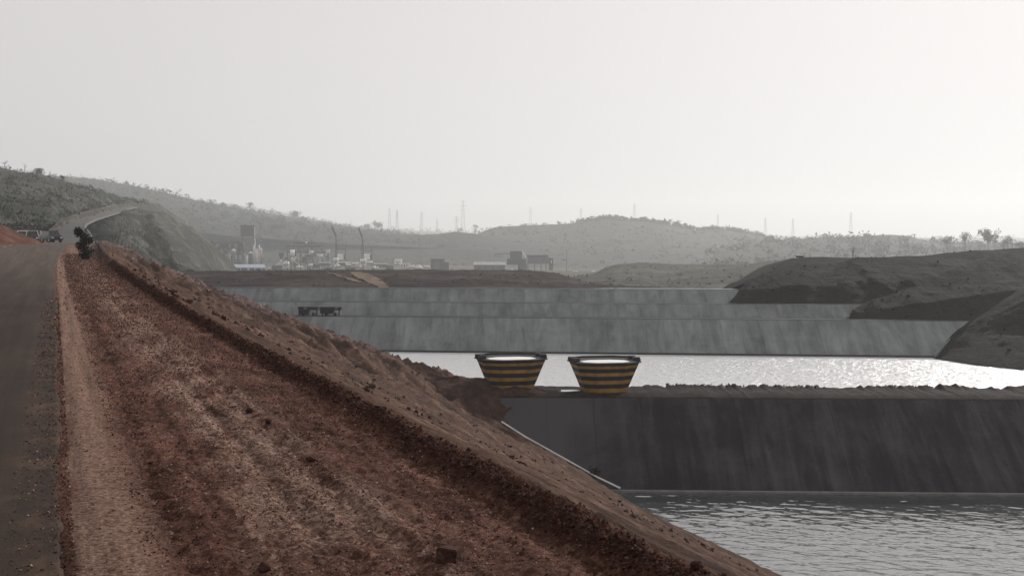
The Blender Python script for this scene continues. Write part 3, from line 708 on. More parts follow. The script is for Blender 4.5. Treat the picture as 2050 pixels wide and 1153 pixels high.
o, VMm = loft('middle_slopes', [[(240, 548, 680), (700, 542, 680), (1200, 545, 680)], [(240, 505, 760), (400, 505, 760), (560, 505, 760), (700, 508, 760), (900, 515, 760), (1200, 520, 760)],
      [(240, 425, 860), (330, 425, 860), (400, 438, 860), (440, 455, 860), (480, 462, 860), (560, 461, 860), (640, 464, 860), (740, 468, 860), (830, 472, 860), (880, 468, 860), (910, 464, 860), (950, 468, 860), (1000, 478, 860), (1200, 500, 860)]],
      M['hill_far'], 260, 26, 2.2, 40, 350, 'gentle grey slopes rising behind the works', [.2, .8, .4])
VEG['M'] = VMm
o, VE = loft('central_hill', [[(860, 548, 700), (1150, 552, 700), (1450, 560, 660), (1750, 560, 640)],
      [(880, 515, 820), (1100, 505, 820), (1300, 510, 800), (1500, 525, 760), (1750, 530, 740)],
      [(920, 488, 940), (985, 470, 940), (1100, 466, 940), (1300, 470, 930), (1450, 490, 900), (1600, 510, 860), (1750, 512, 860)],
      [(940, 476, 1000), (975, 460, 1000), (995, 455, 1000), (1060, 451, 1000), (1135, 449, 1000), (1165, 444, 1000), (1210, 437, 1000), (1290, 443, 1000), (1340, 449, 1000), (1390, 461, 1000), (1440, 458, 1000), (1490, 466, 1000), (1530, 474, 990), (1560, 490, 980), (1750, 512, 960)]],
      M['hill_far'], 380, 26, 3.0, 50, 360, 'broad flat topped hill in the middle distance', [.3, .8, .7, .15])
VEG['E'] = VE
o, VF = loft('right_far_ridge', [[(1400, 560, 560), (1700, 560, 560), (2200, 560, 560), (2900, 560, 560)],
      [(1430, 510, 700), (1700, 505, 700), (2100, 510, 700), (2900, 510, 700)],
      [(1450, 490, 850), (1540, 480, 850), (1600, 478, 850), (1700, 474, 850), (1780, 470, 850), (1820, 472, 850), (1850, 482, 850), (1900, 486, 850), (2050, 492, 850), (2900, 490, 850)]],
      M['hill_far'], 260, 22, 2.5, 45, 370, 'wooded far ridge at the right', [.3, .8, .3])
VEG['F'] = VF
o, VG = loft('middle_mound', [[(1140, 590, 300), (1300, 596, 290), (1600, 596, 285), (1760, 596, 285)],
      [(1140, 560, 360), (1230, 552, 360), (1340, 556, 360), (1480, 556, 350), (1600, 540, 330), (1760, 540, 330)],
      [(1140, 557, 420), (1190, 548, 420), (1215, 534, 420), (1240, 528, 420), (1290, 526, 420), (1350, 529, 420), (1440, 529, 420), (1500, 528, 410), (1540, 522, 400), (1600, 517, 390), (1700, 520, 390), (1760, 520, 390)]],
      M['hill_near'], 240, 26, 1.6, 22, 380, 'low spoil mound between the ponds and the central hill', [.3, 1, .35])
VEG['G'] = VG
# right hand spoil hills
o, V0 = loft('right_hill_far', [[(1500, 590, 215), (1900, 590, 205)], [(1525, 560, 226), (1700, 550, 226), (1900, 550, 222)],
      [(1535, 548, 232), (1550, 536, 234), (1568, 524, 236), (1584, 517, 238), (1620, 515, 238), (1650, 515, 238), (1720, 517, 238), (1900, 520, 236)]],
      M['spoil'], 160, 22, 0.7, 12, 385, 'rounded spoil hill farthest back on the right', [.1, .7, .25])
o, V1 = loft('right_hill_back', [[(1458, 606, 178.7), (1600, 611, 177.0), (1720, 617, 175.4), (1900, 622, 172.5)],
      [(1476, 588, 180.4), (1530, 578, 181.5), (1600, 572, 182), (1720, 575, 182), (1900, 580, 180)],
      [(1490, 569, 183.0), (1505, 559, 184.6), (1530, 548, 187.4), (1565, 536, 190), (1601, 531, 191.5), (1650, 530, 192), (1720, 532, 192), (1900, 535, 192)]],
      M['spoil'], 240, 26, 1.0499999999999998, 8, 390, 'dark rounded spoil slope at the end of the upper lining', [.05, .7, .3])
o, V2 = loft('right_hill_middle', [[(1566, 610, 177.3), (1640, 613, 176.3), (1715, 617, 175.2), (1760, 622, 174), (2300, 650, 163), (3200, 660, 150)],
      [(1590, 597, 179.0), (1660, 575, 181.5), (1730, 560, 183), (1800, 555, 183), (1950, 550, 182), (2300, 560, 176), (3200, 560, 170)],
      [(1600, 588, 181), (1642, 562, 184.5), (1676, 534, 189.5), (1714, 515, 192.5), (1780, 514, 194), (1843, 512, 195.5), (1888, 505, 197), (1995, 500, 197.5), (2050, 496, 197.5), (2300, 487, 200), (3200, 470, 200)]],
      M['spoil'], 360, 30, 1.15, 8, 400, 'dark flat topped spoil hill above the lining', [.05, .8, .3])
o, V4 = loft('right_hill_spur', [[(1690, 641, 171.8), (1760, 643, 170.6), (1850, 646, 169.2), (1935, 650, 167.8), (2100, 655, 165)],
      [(1703, 629, 172.3), (1770, 620, 172.8), (1850, 605, 173), (1950, 590, 173.5), (2100, 575, 173)],
      [(1715, 617, 174.0), (1744, 603, 175.5), (1800, 584, 178.5), (1860, 560, 182), (1912, 537, 185.5), (1980, 515, 189), (2100, 497, 192)]],
      M['spoil'], 240, 26, 0.95, 7, 420, 'spur of the spoil hill running down to the bench', [.04, .7, .4])
o, V3 = loft('right_hill_front', [[(1868, 716, 160.3), (1890, 720, 158), (1950, 728, 152), (2050, 742, 145.5), (2300, 775, 129), (3300, 950, 80)],
      [(1898, 680, 164.6), (1940, 678, 162.5), (1990, 672, 160), (2060, 668, 156), (2300, 660, 146), (3300, 700, 110)],
      [(1928, 653, 167.6), (1950, 640, 168), (1985, 622, 168.5), (2025, 598, 169), (2060, 578, 169), (2300, 500, 164), (3300, 430, 150)]],
      M['spoil'], 260, 30, 0.95, 7, 410, 'near dark spoil slope dropping into the far pond at the right', [.05, .7, .5])
# pale gutters and edges on the right hill
def ribbon(name, a, b, wd, mat, label=None, n=10, sag=0):
    pa, pb = P(*a), P(*b); V = []
    for f in np.linspace(0, 1, n):
        p = pa * (1 - f) + pb * f; V.append([p + (0, -0.15, 0.28), p + (wd, -0.15, 0.30), p + (wd, 0, -.5)])
    return struct(grid(name, np.array(V), mat), label)
ribbon('edge_gutter', (1690, 640, 171.2), (1722, 616, 175.6), 0.25, M['verge'], 'pale gutter edge at the right end of the middle lining')
ribbon('edge_gutter', (1868, 714, 160.0), (1900, 682, 164.6), 0.2, M['lining_far'], 'pale edge at the right end of the lower lining')
drape('dirt_track', [(700, 722, 545, 224.5), (706, 740, 550, 216), (716, 758, 557, 204.6), (735, 768, 565, 198.8), (752, 775, 572, 193.2), (760, 777, 576, 190.9)], 0, 0, M['track'], 'tan dirt ramp running down the spoil bank')
drape('dirt_track', [(650, 656, 545, 224.5), (664, 676, 550, 216), (690, 706, 558, 204), (716, 728, 566, 198.4)], 0, 0, M['track'], 'fainter dirt track left of the tan ramp')
r_ = np.random.default_rng(44); pp = []
for Vx in (V1, V2, V3, V4):
    ii = r_.integers(2, Vx.shape[0], 200); jj = (r_.random(200) * Vx.shape[1] * 0.75).astype(int); pp.append(Vx[ii, jj])
pp = np.concatenate(pp); ss = 0.05 + 0.30 * r_.random(len(pp)) ** 8
stones('spoil_stones', pp + np.stack([0 * ss, 0 * ss, ss * .2], -1), ss, M['spoil'], 45, False, 'stones lying on the right hand spoil hills')
# right side land closing the near pond
V = []
for Y in np.linspace(-200, 175, 40):
    V.append([(140 + 6 * math.sin(Y / 20), Y, -20.5), (150, Y, -17.5), (175, Y, -6), (210, Y, 3), (600, Y, 8), (1500, Y, 8)])
struct(grid('right_bank', np.array(V), M['spoil']))

# mounds on the left side of the road
def pile(name, prof, D, depth, mat, label, seed):
    xs = np.linspace(prof[0][0], prof[-1][0], 90); ys = np.interp(xs, [p[0] for p in prof], [p[1] for p in prof])
    base = [P(x_, 0, D)[0] for x_ in xs]; V = []
    zb = float(rise(D)) - 0.3
    for k in range(25):
        f = (k - 12) / 12.0; row = []
        for x_, y_ in zip(xs, ys):
            p = P(x_, y_, D); h = max(p[2] - zb, 0)
            row.append((p[0], D + f * depth, zb + h * (1 - abs(f) ** 1.6)))
        V.append(row)
    V = np.array(V); V[..., 2] += 0.25 * fbm(V[..., 0] / 2, V[..., 1] / 2, 4, seed) + 0.25 * (ridged(V[..., 0] / 1.5, V[..., 1] / 4, 3, seed) - .6)
    return struct(grid(name, V, mat), label)
pile('earth_mound', [(-260, 430), (-60, 436), (-20, 444), (0, 453), (14, 462), (30, 472), (52, 487), (62, 492)], 150, 12, M['redearth'], 'red earth mound on the left of the road', 500)
pile('earth_mound', [(-30, 476), (15, 468), (28, 461), (42, 458), (58, 461), (70, 466), (76, 476), (80, 490)], 203, 7, M['redearth'], 'darker earth mound behind the parked cars', 510)
# ------------------------------------------------------------------ vegetation
def leafmass(centers, radii, nper, leaf, seed, squash=0.8):
    """triangles spread through ellipsoid clumps; returns verts, faces"""
    r = np.random.default_rng(seed); n = len(centers)
    d = r.normal(size=(n, nper, 3)); d /= np.linalg.norm(d, axis=2, keepdims=True); d *= r.uniform(0.25, 1.0, (n, nper, 1)) ** 0.5
    c = centers[:, None, :] + d * radii[:, None, None] * np.array([1, 1, squash]) * r.uniform(0.8, 1.2, (n, nper, 1))
    tri = r.normal(size=(n, nper, 3, 3)) * (leaf * radii)[:, None, None, None]
    V = (c[:, :, None, :] + tri).reshape(-1, 3); return V, np.arange(len(V)).reshape(-1, 3)
def scrub(key, n, rad, seed, label, mat, nper=16, top=0.25, skyline=0):
    V = VEG[key]; r = np.random.default_rng(seed); nr, nc = V.shape[:2]
    i = (r.random(n) ** 0.8 * (nr - 1)).astype(int); j = r.integers(0, nc, n)
    if skyline:
        i = np.concatenate([i, np.full(skyline, nr - 1)]); j = np.concatenate([j, r.integers(0, nc, skyline)])
    p = V[i, j]; dens = fbm(p[:, 0] / (rad * 14), p[:, 1] / (rad * 14), 3, seed)
    k = (dens > -0.15) | (r.random(len(p)) < 0.2) ; p = p[k]
    R = rad * (0.45 + r.random(len(p)) ** 2 * 1.1); p = p + np.stack([r.uniform(-1, 1, len(p)) * rad * 2, np.zeros(len(p)), R * 0.25], -1)
    v, f = leafmass(p, R, nper, 0.24, seed + 1)
    return struct(mesh_np('scrub', v, f, M[mat], None, False), label, 'stuff')
scrub('A', 3800, 1.1, 601, 'scrub on the near left hillside', 'leaf', skyline=220)
scrub('C', 900, 0.8, 602, 'thin scrub on the knoll', 'leaf_dry')
scrub('B', 2600, 4.2, 603, 'woodland scrub on the long left ridge', 'leaf', skyline=260)
scrub('M', 700, 2.0, 604, 'scrub on the slopes behind the works', 'leaf')
scrub('E', 1500, 3.4, 605, 'scrub over the central hill', 'leaf', skyline=60)
scrub('F', 3200, 5.0, 606, 'trees massed along the right far ridge', 'leaf', skyline=280)
scrub('G', 700, 0.7, 607, 'scrub on the middle mound', 'leaf_dry')
scrub('B2', 1500, 10.0, 608, 'far woods on the palest ridge', 'leaf', skyline=200)
VEG['R2'] = V2; VEG['R1'] = V1; VEG['R3'] = V3; VEG['R4'] = V4
scrub('R2', 70, 0.2, 609, 'sparse tufts on the flat topped spoil hill', 'leaf', skyline=50)
scrub('R1', 140, 0.2, 610, 'sparse tufts on the back spoil hill', 'leaf', skyline=20)
VEG['BK'] = VB
scrub('BK', 700, 0.22, 612, 'tufts and clods on the dark spoil bank', 'leaf', skyline=120)
# central hill tree line
seg = VE[-1]; pxs = seg[:, 0] / seg[:, 1] * F + 1025
sel = seg[(pxs > 1160) & (pxs < 1545)]
r = np.random.default_rng(5); idx = r.integers(0, len(sel), 230); p = sel[idx] + np.stack([r.uniform(-3, 3, 230), r.uniform(-6, 0, 230), np.full(230, 1.0)], -1)
v, f = leafmass(p, 2.6 + 3.6 * r.random(230) ** 2, 26, 0.33, 77); struct(mesh_np('scrub', v, f, M['leaf'], None, False), 'tree line along the top of the central hill', 'stuff')
# dyke crest weeds
r = np.random.default_rng(9); n = 260
xw = r.uniform(14, 60, n); k = (fbm(xw / 4, xw * 0, 3, 3) > -0.1); xw = xw[k]
p = np.stack([xw, ny(116.8, xw) + r.uniform(-.6, .6, len(xw)), -11.55 + 0 * xw], -1)
v, f = leafmass(p, 0.10 + 0.16 * r.random(len(xw)) ** 2, 22, 0.4, 12); struct(mesh_np('weeds', v, f, M['leaf_dark'], None, False), 'dark weeds and clods along the dyke crest', 'stuff')

def tree(px, py, D, hpx, wpx, label, kind='open', seed=1, name='tree', cat='tree', group=None, mat='leaf'):
    b = P(px, py, D); u = RD(D) / F; H = hpx * u; W = wpx * u / 2
    root = empty(name, b); rr = random.Random(seed)
    t = MB(); top = (rr.uniform(-.05, .05) * H, 0, H * 0.55); t.tube((0, 0, -H * 0.25), top, H * 0.028, H * 0.016, 6)
    cs = []; rs = []
    nb = 7 if kind != 'snag' else 5
    for k in range(nb):
        a = rr.uniform(0, 2 * math.pi); l = rr.uniform(0.35, 0.95) * W; e = (top[0] + math.cos(a) * l, math.sin(a) * l, H * rr.uniform(0.6, 0.95))
        s0 = (top[0] * rr.uniform(.6, 1), 0, H * rr.uniform(0.3, 0.55)); t.tube(s0, e, H * 0.013, H * 0.004, 5)
        cs.append(e); rs.append(rr.uniform(0.2, 0.42) * W * (0.8 if kind == 'open' else 1.15))
    t.build('trunk', M['bark'], root)
    if kind == 'dense':
        for k in range(14):
            a = rr.uniform(0, 2 * math.pi); l = rr.uniform(0, 0.75) * W; cs.append((math.cos(a) * l, math.sin(a) * l, H * rr.uniform(0.35, 0.9))); rs.append(W * rr.uniform(.25, .45))
    v, f = leafmass(np.array(cs), np.array(rs), 46 if kind == 'dense' else 30, 0.17 if kind != 'snag' else 0.10, seed)
    mesh_np('crown', v, f, M[mat], root, False)
    return tag(root, label, cat, group)
G1 = 'trees standing on the skyline'
tree(10, 338, 432, 17, 16, 'leftmost small bare crowned tree on the left hill skyline', 'open', 1, group=G1)
tree(49, 346, 432, 20, 13, 'thin leaning tree second from the left on the hill skyline', 'snag', 2, group=G1)
tree(76, 352, 432, 14, 20, 'bushy low tree on the left hill skyline right of the thin one', 'dense', 3, group=G1)
tree(125, 360, 436, 8, 12, 'tiny round tree where the left hill drops to the far ridge', 'dense', 14, group=G1)
tree(358, 392, 1050, 14, 12, 'faint lone tree on the long left ridge', 'open', 4, group=G1)
tree(500, 421, 1100, 15, 16, 'small tree on the left ridge above the boxy tower', 'dense', 5, group=G1)
tree(590, 436, 1150, 12, 24, 'spreading tree on the left ridge above the works', 'dense', 6, group=G1)
tree(735, 461, 1200, 12, 18, 'left of two round trees right of the second crane', 'dense', 7, group=G1)
tree(757, 462, 1190, 17, 24, 'larger round tree right of the second crane', 'dense', 8, group=G1)
tree(951, 474, 1300, 24, 14, 'tall narrow tree beside the pylons in the dip', 'dense', 9, group=G1)
tree(920, 470, 1300, 14, 12, 'bushy tree at the foot of the tallest pylon', 'dense', 10, group=G1)
tree(1978, 500, 600, 42, 46, 'largest spreading tree on the right skyline', 'dense', 11, group=G1)
tree(1932, 498, 600, 34, 26, 'tree left of the largest one on the right skyline', 'dense', 12, group=G1)
tree(1895, 496, 620, 22, 26, 'lower round tree at the left end of the right skyline group', 'dense', 13, group=G1)
tree(2016, 502, 600, 28, 28, 'tree right of the largest one near the picture edge', 'dense', 15, group=G1)
tree(2044, 504, 600, 20, 24, 'low tree at the right picture edge', 'dense', 16, group=G1)
tree(1708, 519, 219, 30, 17, 'crooked leaning snag on the edge of the flat topped spoil hill', 'snag', 21, mat='leaf_dark')
for i, (px, hp, wp) in enumerate(((1290, 9, 8), (1342, 9, 7), (1357, 11, 8), (1372, 10, 8), (1389, 8, 5), (1427, 8, 6), (1478, 7, 12), (1515, 8, 8))):
    yy = float(np.interp(px, [1210, 1290, 1340, 1390, 1440, 1490, 1530], [437, 443, 449, 461, 458, 466, 474]))
    tree(px, yy + 1, 1000, hp + 2, wp + 2, ['first', 'second', 'third', 'fourth', 'fifth', 'sixth', 'seventh', 'eighth'][i] + ' from the left of the small trees along the central hill top', 'dense', 40 + i, group='small trees on the central hill')
# dark roadside bush
h = hit(172, 519); print('bush', h)
br = empty('bush', (h[0], h[1], h[2])); ub = h[3] / F
st = MB(); rr = random.Random(4)
cs = []; rs = []
prof = [(0, 5, 172), (8, 12, 171), (16, 14, 172), (24, 16, 171), (32, 17, 170), (38, 15, 169), (45, 12, 164), (51, 9, 161), (57, 5, 158)]
for z_, w_, cx_ in prof:
    for k in range(7):
        cs.append(((cx_ - 172 + rr.uniform(-1, 1) * w_ * 0.75) * ub, rr.uniform(-1, 1) * w_ * 0.7 * ub, (z_ + rr.uniform(-3, 3)) * ub)); rs.append(rr.uniform(5, 7.5) * ub)
for k in range(9):
    a = rr.uniform(-0.5, 0.6); st.tube((0, 0, -0.2), ((rr.uniform(-12, 14)) * ub, rr.uniform(-6, 6) * ub, rr.uniform(35, 60) * ub), 0.03, 0.01, 5)
st.build('stem', M['bark'], br)
for k in range(9):   # thin twigs feathering out of the crown
    cs.append(((14 + k * 3) * ub, 0, (42 - k * 4.5) * ub) if k < 6 else ((-1 + k - 6) * ub, 0, (52 + 4 * (k - 6)) * ub)); rs.append(2.6 * ub)
v, f = leafmass(np.array(cs), np.array(rs), 60, 0.22, 31); mesh_np('foliage', v, f, M['leaf_dark'], br, False)
tag(br, 'dark almost black bush standing at the shoulder edge near the road crest', 'bush')
# weeds by the near lining
for px, py, hh, lb_ in ((1188, 946, 16, 'upper spiky weed beside the bright lining edge'), (1180, 958, 12, 'lower tuft of weed at the foot of the bright lining edge')):
    p = P(px, py + hh * .5, 102.3); o = empty('weed', p); u = 102.3 / F
    s_ = MB(); rr = random.Random(px); tips = []
    for k in range(9):
        tip = (rr.uniform(-.6, .6) * hh * u, rr.uniform(-.3, .3) * hh * u, rr.uniform(.4, 1.1) * hh * u); tips.append(tip); s_.tube((0, 0, -.2), tip, .02, .01, 4)
    s_.build('stalk', M['bark'], o); v, f = leafmass(np.array(tips), np.full(9, .20), 26, .35, px); mesh_np('leaf_clump', v, f, M['leaf_dark'], o, False)
    tag(o, lb_, 'weed', 'weeds by the lining edge')

# ------------------------------------------------------------------ the two striped hoppers
def octo(wx, wy, z, ch=0.25):
    cx, cy = wx * ch, wy * 0.23
    return [(-wx / 2 + cx, -wy / 2, z), (wx / 2 - cx, -wy / 2, z), (wx / 2, -wy / 2 + cy, z), (wx / 2, wy / 2 - cy, z), (wx / 2 - cx, wy / 2, z), (-wx / 2 + cx, wy / 2, z), (-wx / 2, wy / 2 - cy, z), (-wx / 2, -wy / 2 + cy, z)]
H0, WB, WT, YB, YT_ = 2.75, 3.55, 5.7, 2.9, 4.7
def ring(f, g=0.0): return octo(WB + (WT - WB) * f + g, YB + (YT_ - YB) * f + g, H0 * f)
def hopper():
    root = empty('hopper', (0, 0, 0))
    nb = 8
    names = ['navy', 'yellow'] * 4
    edges = [0, .06, .20, .34, .46, .60, .71, .84, .93]
    for k in range(8):
        f0, f1 = edges[k], edges[k + 1]
        m = names[k]; g = 0.0 if m == 'navy' else 0.012
        mb = MB().loft([ring(f0, g), ring(f1, g)], cap=False)
        mb.build('yellow_band' if m == 'yellow' else 'dark_band', M[m], root)
    MB().loft([ring(.93, .0), ring(1.0, .02)], cap=False).build('collar', M['rim'], root)
    # flange: outer lip, flat ledge, raised back curb
    r0 = octo(WT + .02, YT_ + .02, H0); r1 = octo(WT + .34, YT_ + .34, H0); r1b = octo(WT + .34, YT_ + .34, H0 + .10); r2 = [(x, y - .38, z) for x, y, z in octo(WT - 1.3, YT_ - 1.15, H0 + .12)]; r3 = [(x, y - .38, z) for x, y, z in octo(WT - 1.34, YT_ - 1.2, H0 - .10)]
    MB().loft([r0, r1, r1b, r2, r3], cap=False).build('flange', M['rim'], root)
    cur = MB()
    pts8 = octo(WT + .1, YT_ + .1, H0 + .1)
    for k in (2, 3, 4, 5, 6):
        a, b = np.array(pts8[k]), np.array(pts8[(k + 1) % 8]); mid = (a + b) / 2; d = b - a; L = np.linalg.norm(d)
        cur.box((mid[0], mid[1], H0 + .23), (L + .08, .12, .20), math.atan2(d[1], d[0]))
    cur.build('back_curb', M['rim'], root)
    for sx in (-1, 1):
        for sy in (-1, 1):
            MB().box((sx * (WT / 2 - .1), sy * .7, H0 + .25), (.55, .5, .36)).build('lifting_lug', M['rim'], root)
    # white sheet inside
    MB().loft([[(x, y - .38, z) for x, y, z in octo(WT - 1.38, YT_ - 1.24, H0 + .06)], [(x, y - .38, z) for x, y, z in octo(WT - 2.6, YT_ - 2.4, H0 + .12)]], cap=True).build('liner', M['milky'], root)
    MB().loft([octo(WB + .25, YB + .25, -.35), octo(WB + .25, YB + .25, -.0)]).build('foot', M['rim'], root)
    return root
h1 = hopper(); b = P(1023, 780, 113.2); h1.location = (b[0] - .02, 113.2, zof(780, 113.2)); h1.rotation_euler = (0, 0, math.radians(14))
print('hopper base', h1.location[:])
h2 = copy_tree(h1); h2.location = (P(1209, 787, 112.9)[0], 112.9, zof(786, 112.9)); h2.rotation_euler = (0, 0, math.radians(12))
GH = 'striped hoppers on the dyke'
tag(h1, 'left yellow and navy striped funnel hopper with its foot buried in red soil', 'hopper', GH)
tag(h2, 'right yellow and navy striped funnel hopper standing clear on the dyke', 'hopper', GH)
# soil heaped at the left hopper and puddle between them
def heap(c, rx, ry, hgt, seed, label, tilt=0.0):
    g = np.linspace(-1, 1, 50); A, B = np.meshgrid(g, g, indexing='ij'); r_ = np.sqrt(A ** 2 + B ** 2)
    r_ = r_ + 0.16 * fbm(A * 4, B * 4, 4, seed + 20)
    z = hgt * np.clip(1 - r_, 0, 1) ** 0.8 * (1 + .4 * fbm(A * 3, B * 3, 4, seed)) - 0.9 * np.clip(r_ - 1, 0, .6)
    o = grid('soil_heap', np.stack([c[0] + A * rx, c[1] + B * ry, c[2] + z + tilt * B * ry + .06 * fbm(A * 14, B * 14, 3, seed)], -1), M['redsoil']); return struct(o, label)
heap((0.0, 112.0, -11.75), 3.6, 1.7, 0.9, 1, 'heap of red soil against the left hopper'); heap((-4.8, 113.2, -11.9), 5.5, 2.8, 1.2, 2, 'heap of soil where the dyke meets the slope')
heap((8.3, 111.6, -11.85), 3.0, 1.2, .25, 3, 'low soil at the foot of the right hopper')
heap((-5.2, 108.2, -13.62), 5.6, 4.6, 1.5, 5, 'soil spilled over the left end of the near lining', 0.713)
g = np.linspace(0, 2 * math.pi, 40, endpoint=False)
pv = [(4.7 + 1.3 * math.cos(a), 112.6 + 0.75 * math.sin(a) * (1 + .2 * math.sin(3 * a)), -11.50) for a in g]
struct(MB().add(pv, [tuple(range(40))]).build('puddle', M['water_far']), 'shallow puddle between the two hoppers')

# ------------------------------------------------------------------ dark low rig on the bench
bx = P(635, 627, 176.6); u = 176.6 / F
tr_ = empty('paving_rig', (bx[0], 176.8 - 0.12 * bx[0] + 0.12 * 0 - 3.2, -8.78)); tr_.location.y = fy(176.3, bx[0]); tr_.rotation_euler = (0, 0, -math.atan(.12))
zt = 1.25
MB().box((0, 0, 1.0), (6.2, .9, .45)).build('frame', M['rim'], tr_)
MB().box((-2.3, 0, .45), (1.5, .9, .66)).build('engine_box', M['rim'], tr_, bevel=.03); MB().box((1.0, 0, .55), (1.9, .8, .5)).build('engine_box', M['rim'], tr_, bevel=.03)
for xx in (-2.9, -1.7, -.4, .4, 2.8): MB().box((xx, -.4, .4), (.16, .12, .8)).build('leg', M['rim'], tr_)
for xx in (-2.4, -.9, .9, 2.2): MB().tube((xx, -.46, .22), (xx, .46, .22), .21, .21, 12).build('wheel', M['tyre'], tr_)
for xx, zz in ((-2.05, 1.0), (-.1, .95), (2.45, 1.12)): MB().prism([(xx - .28, zz - .16), (xx + .28, zz - .12), (xx + .1, zz + .2), (xx - .1, zz + .17)], -.50, -.46).build('pale_plate', M['lining_far'], tr_)
tag(tr_, 'long low dark rig parked on the bench of the far lining', 'machine')

# ------------------------------------------------------------------ vehicles at the crest
def car(kind, body, trim, px, py, D, yaw, label, wpx=None):
    b = P(px, py, D); rt = empty('parked_car', b, yaw)
    Lh, Wd = (4.7, 1.9) if kind != 'pickup' else (5.2, 1.85)
    hb = .95; hr = 1.78 if kind == 'suv' else 1.7
    low = [(-Wd / 2, .35), (Wd / 2, .35), (Wd / 2 + .02, .7), (Wd / 2 - .04, hb), (-Wd / 2 + .04, hb), (-Wd / 2 - .02, .7)]
    MB().prism(low, -Lh / 2, Lh / 2).build('body', body, rt, bevel=.06)
    y0, y1 = (-Lh / 2 + 1.0, Lh / 2 - .15) if kind == 'suv' else (-Lh / 2 + 1.2, .5)
    w0, w1 = Wd / 2 - .08, Wd / 2 - .26
    MB().loft([[(-w0, y0, hb), (w0, y0, hb), (w0, y1, hb), (-w0, y1, hb)], [(-w1, y0 + .55, hr - .08), (w1, y0 + .55, hr - .08), (w1, y1 - .2, hr - .08), (-w1, y1 - .2, hr - .08)]]).build('cabin', M['glass'], rt)
    MB().box((0, (y0 + y1) / 2 + .18, hr - .04), (w1 * 2 + .08, y1 - y0 - .7, .09)).build('roof', trim, rt, bevel=.02)
    for sx in (-1, 1):
        MB().tube((sx * w0, y0, hb), (sx * w1, y0 + .55, hr - .05), .05, .05, 6).build('pillar', trim, rt)
        MB().box((sx * (Wd / 2 - .28), -Lh / 2 - .01, .72), (.36, .06, .17)).build('headlight', M['lamp'], rt)
        MB().box((sx * (Wd / 2 + .1), y0 + .25, 1.05), (.18, .1, .15)).build('mirror', body, rt)
        for sy in (-1, 1):
            w_ = MB().tube((sx * (Wd / 2 - .24), sy * Lh * .31, .36), (sx * (Wd / 2 - .01), sy * Lh * .31, .36), .36, .36, 16).build('wheel', M['tyre'], rt)
            MB().tube((sx * (Wd / 2 - .01), sy * Lh * .31, .36), (sx * (Wd / 2 + .01), sy * Lh * .31, .36), .2, .2, 10).build('rim', M['lightgrey'], w_)
    MB().box((0, -Lh / 2 - .03, .52), (Wd * .9, .12, .18)).build('bumper', M['rim'], rt); MB().box((0, -Lh / 2 - .01, .75), (Wd * .45, .05, .16)).build('grille', M['rim'], rt)
    if kind == 'pickup':
        for sx in (-1, 1): MB().box((sx * (Wd / 2 - .05), Lh * .28, 1.05), (.08, Lh * .42, .3)).build('bed_side', body, rt)
    return tag(rt, label, 'car', 'cars parked at the road crest')
car('suv', M['carblack'], M['carwhite'], 65, 486.5, 186, 0.35, 'dark four wheel drive with a pale roof edge parked beside the earth mound')
car('pickup', M['carwhite'], M['carwhite'], 90, 484, 203, 0.5, 'pale car half hidden between the two dark cars')
car('suv', M['cargreen'], M['cargreen'], 103, 485.5, 196, 0.7, 'dark green smaller car right of the one with the pale roof')
car('pickup', M['carwhite'], M['white'], 47, 484.5, 196, 0.2, 'whitish pickup behind the mound left of the dark four wheel drive')

# ------------------------------------------------------------------ works on the plain
DW = 640.0; GY = 541.0
def site(px, D=DW, py=None): 
    p = P(px, GY if py is None else py, D); return p
def thing(name, px, label, cat, D=DW, py=None, group=None, rz=0.0):
    e = empty(name, site(px, D, py), rz); e['u'] = 0; del e['u']; return tag(e, label, cat, group)
U = RD(DW) / F
def bb(root, x0, x1, y0, y1, depth, name, mat, base, D=DW, dy=0, py=GY, bevel=0):
    """box spanning pixels x0..x1, y0(top)..y1(bottom), relative to the thing based at (base,py)"""
    u = RD(D) / F; return MB().box((((x0 + x1) / 2 - base) * u, dy, (py - (y0 + y1) / 2) * u), ((x1 - x0) * u, depth, (y1 - y0) * u)).build(name, mat, root)
# 1 boxy tower
t = thing('plant_tower', 497, 'tall dark boxy bin tower on legs above the works', 'tower', 680, 534); D = 680; u = RD(D) / F; base = 497; py = 534
bb(t, 483.5, 510.5, 452.5, 473.5, 6.5, 'bin', M['steel_dark'], base, D, 0, py); bb(t, 482, 512, 451, 453, 7.2, 'roof', M['steel_dark'], base, D, 0, py)
for x_ in (486, 508):
    for d_ in (-2.8, 2.8): bb(t, x_ - .8, x_ + .8, 473.5, 541, .4, 'leg', M['steel'], base, D, d_, py)
bb(t, 510.8, 512.4, 453, 480, .4, 'downpipe', M['lightgrey'], base, D, -3.6, py)
mb = MB()
for a_, b_ in (((486, 520), (508, 498)), ((508, 520), (486, 498)), ((486, 498), (508, 478)), ((508, 498), (486, 478))): mb.tube(((a_[0] - base) * u, -2.8, (py - a_[1]) * u), ((b_[0] - base) * u, -2.8, (py - b_[1]) * u), .12, .12, 4)
mb.build('bracing', M['steel'], t)
# 2 block on the slope
t = thing('block_building', 556, 'flat dark block building on the slope right of the boxy tower', 'building', 850, 470)
bb(t, 538, 574, 451, 478, 8, 'wall', M['steel'], 556, 850, 0, 470); bb(t, 537, 575, 449.5, 451.5, 8.6, 'roof', M['steel'], 556, 850, 0, 470)
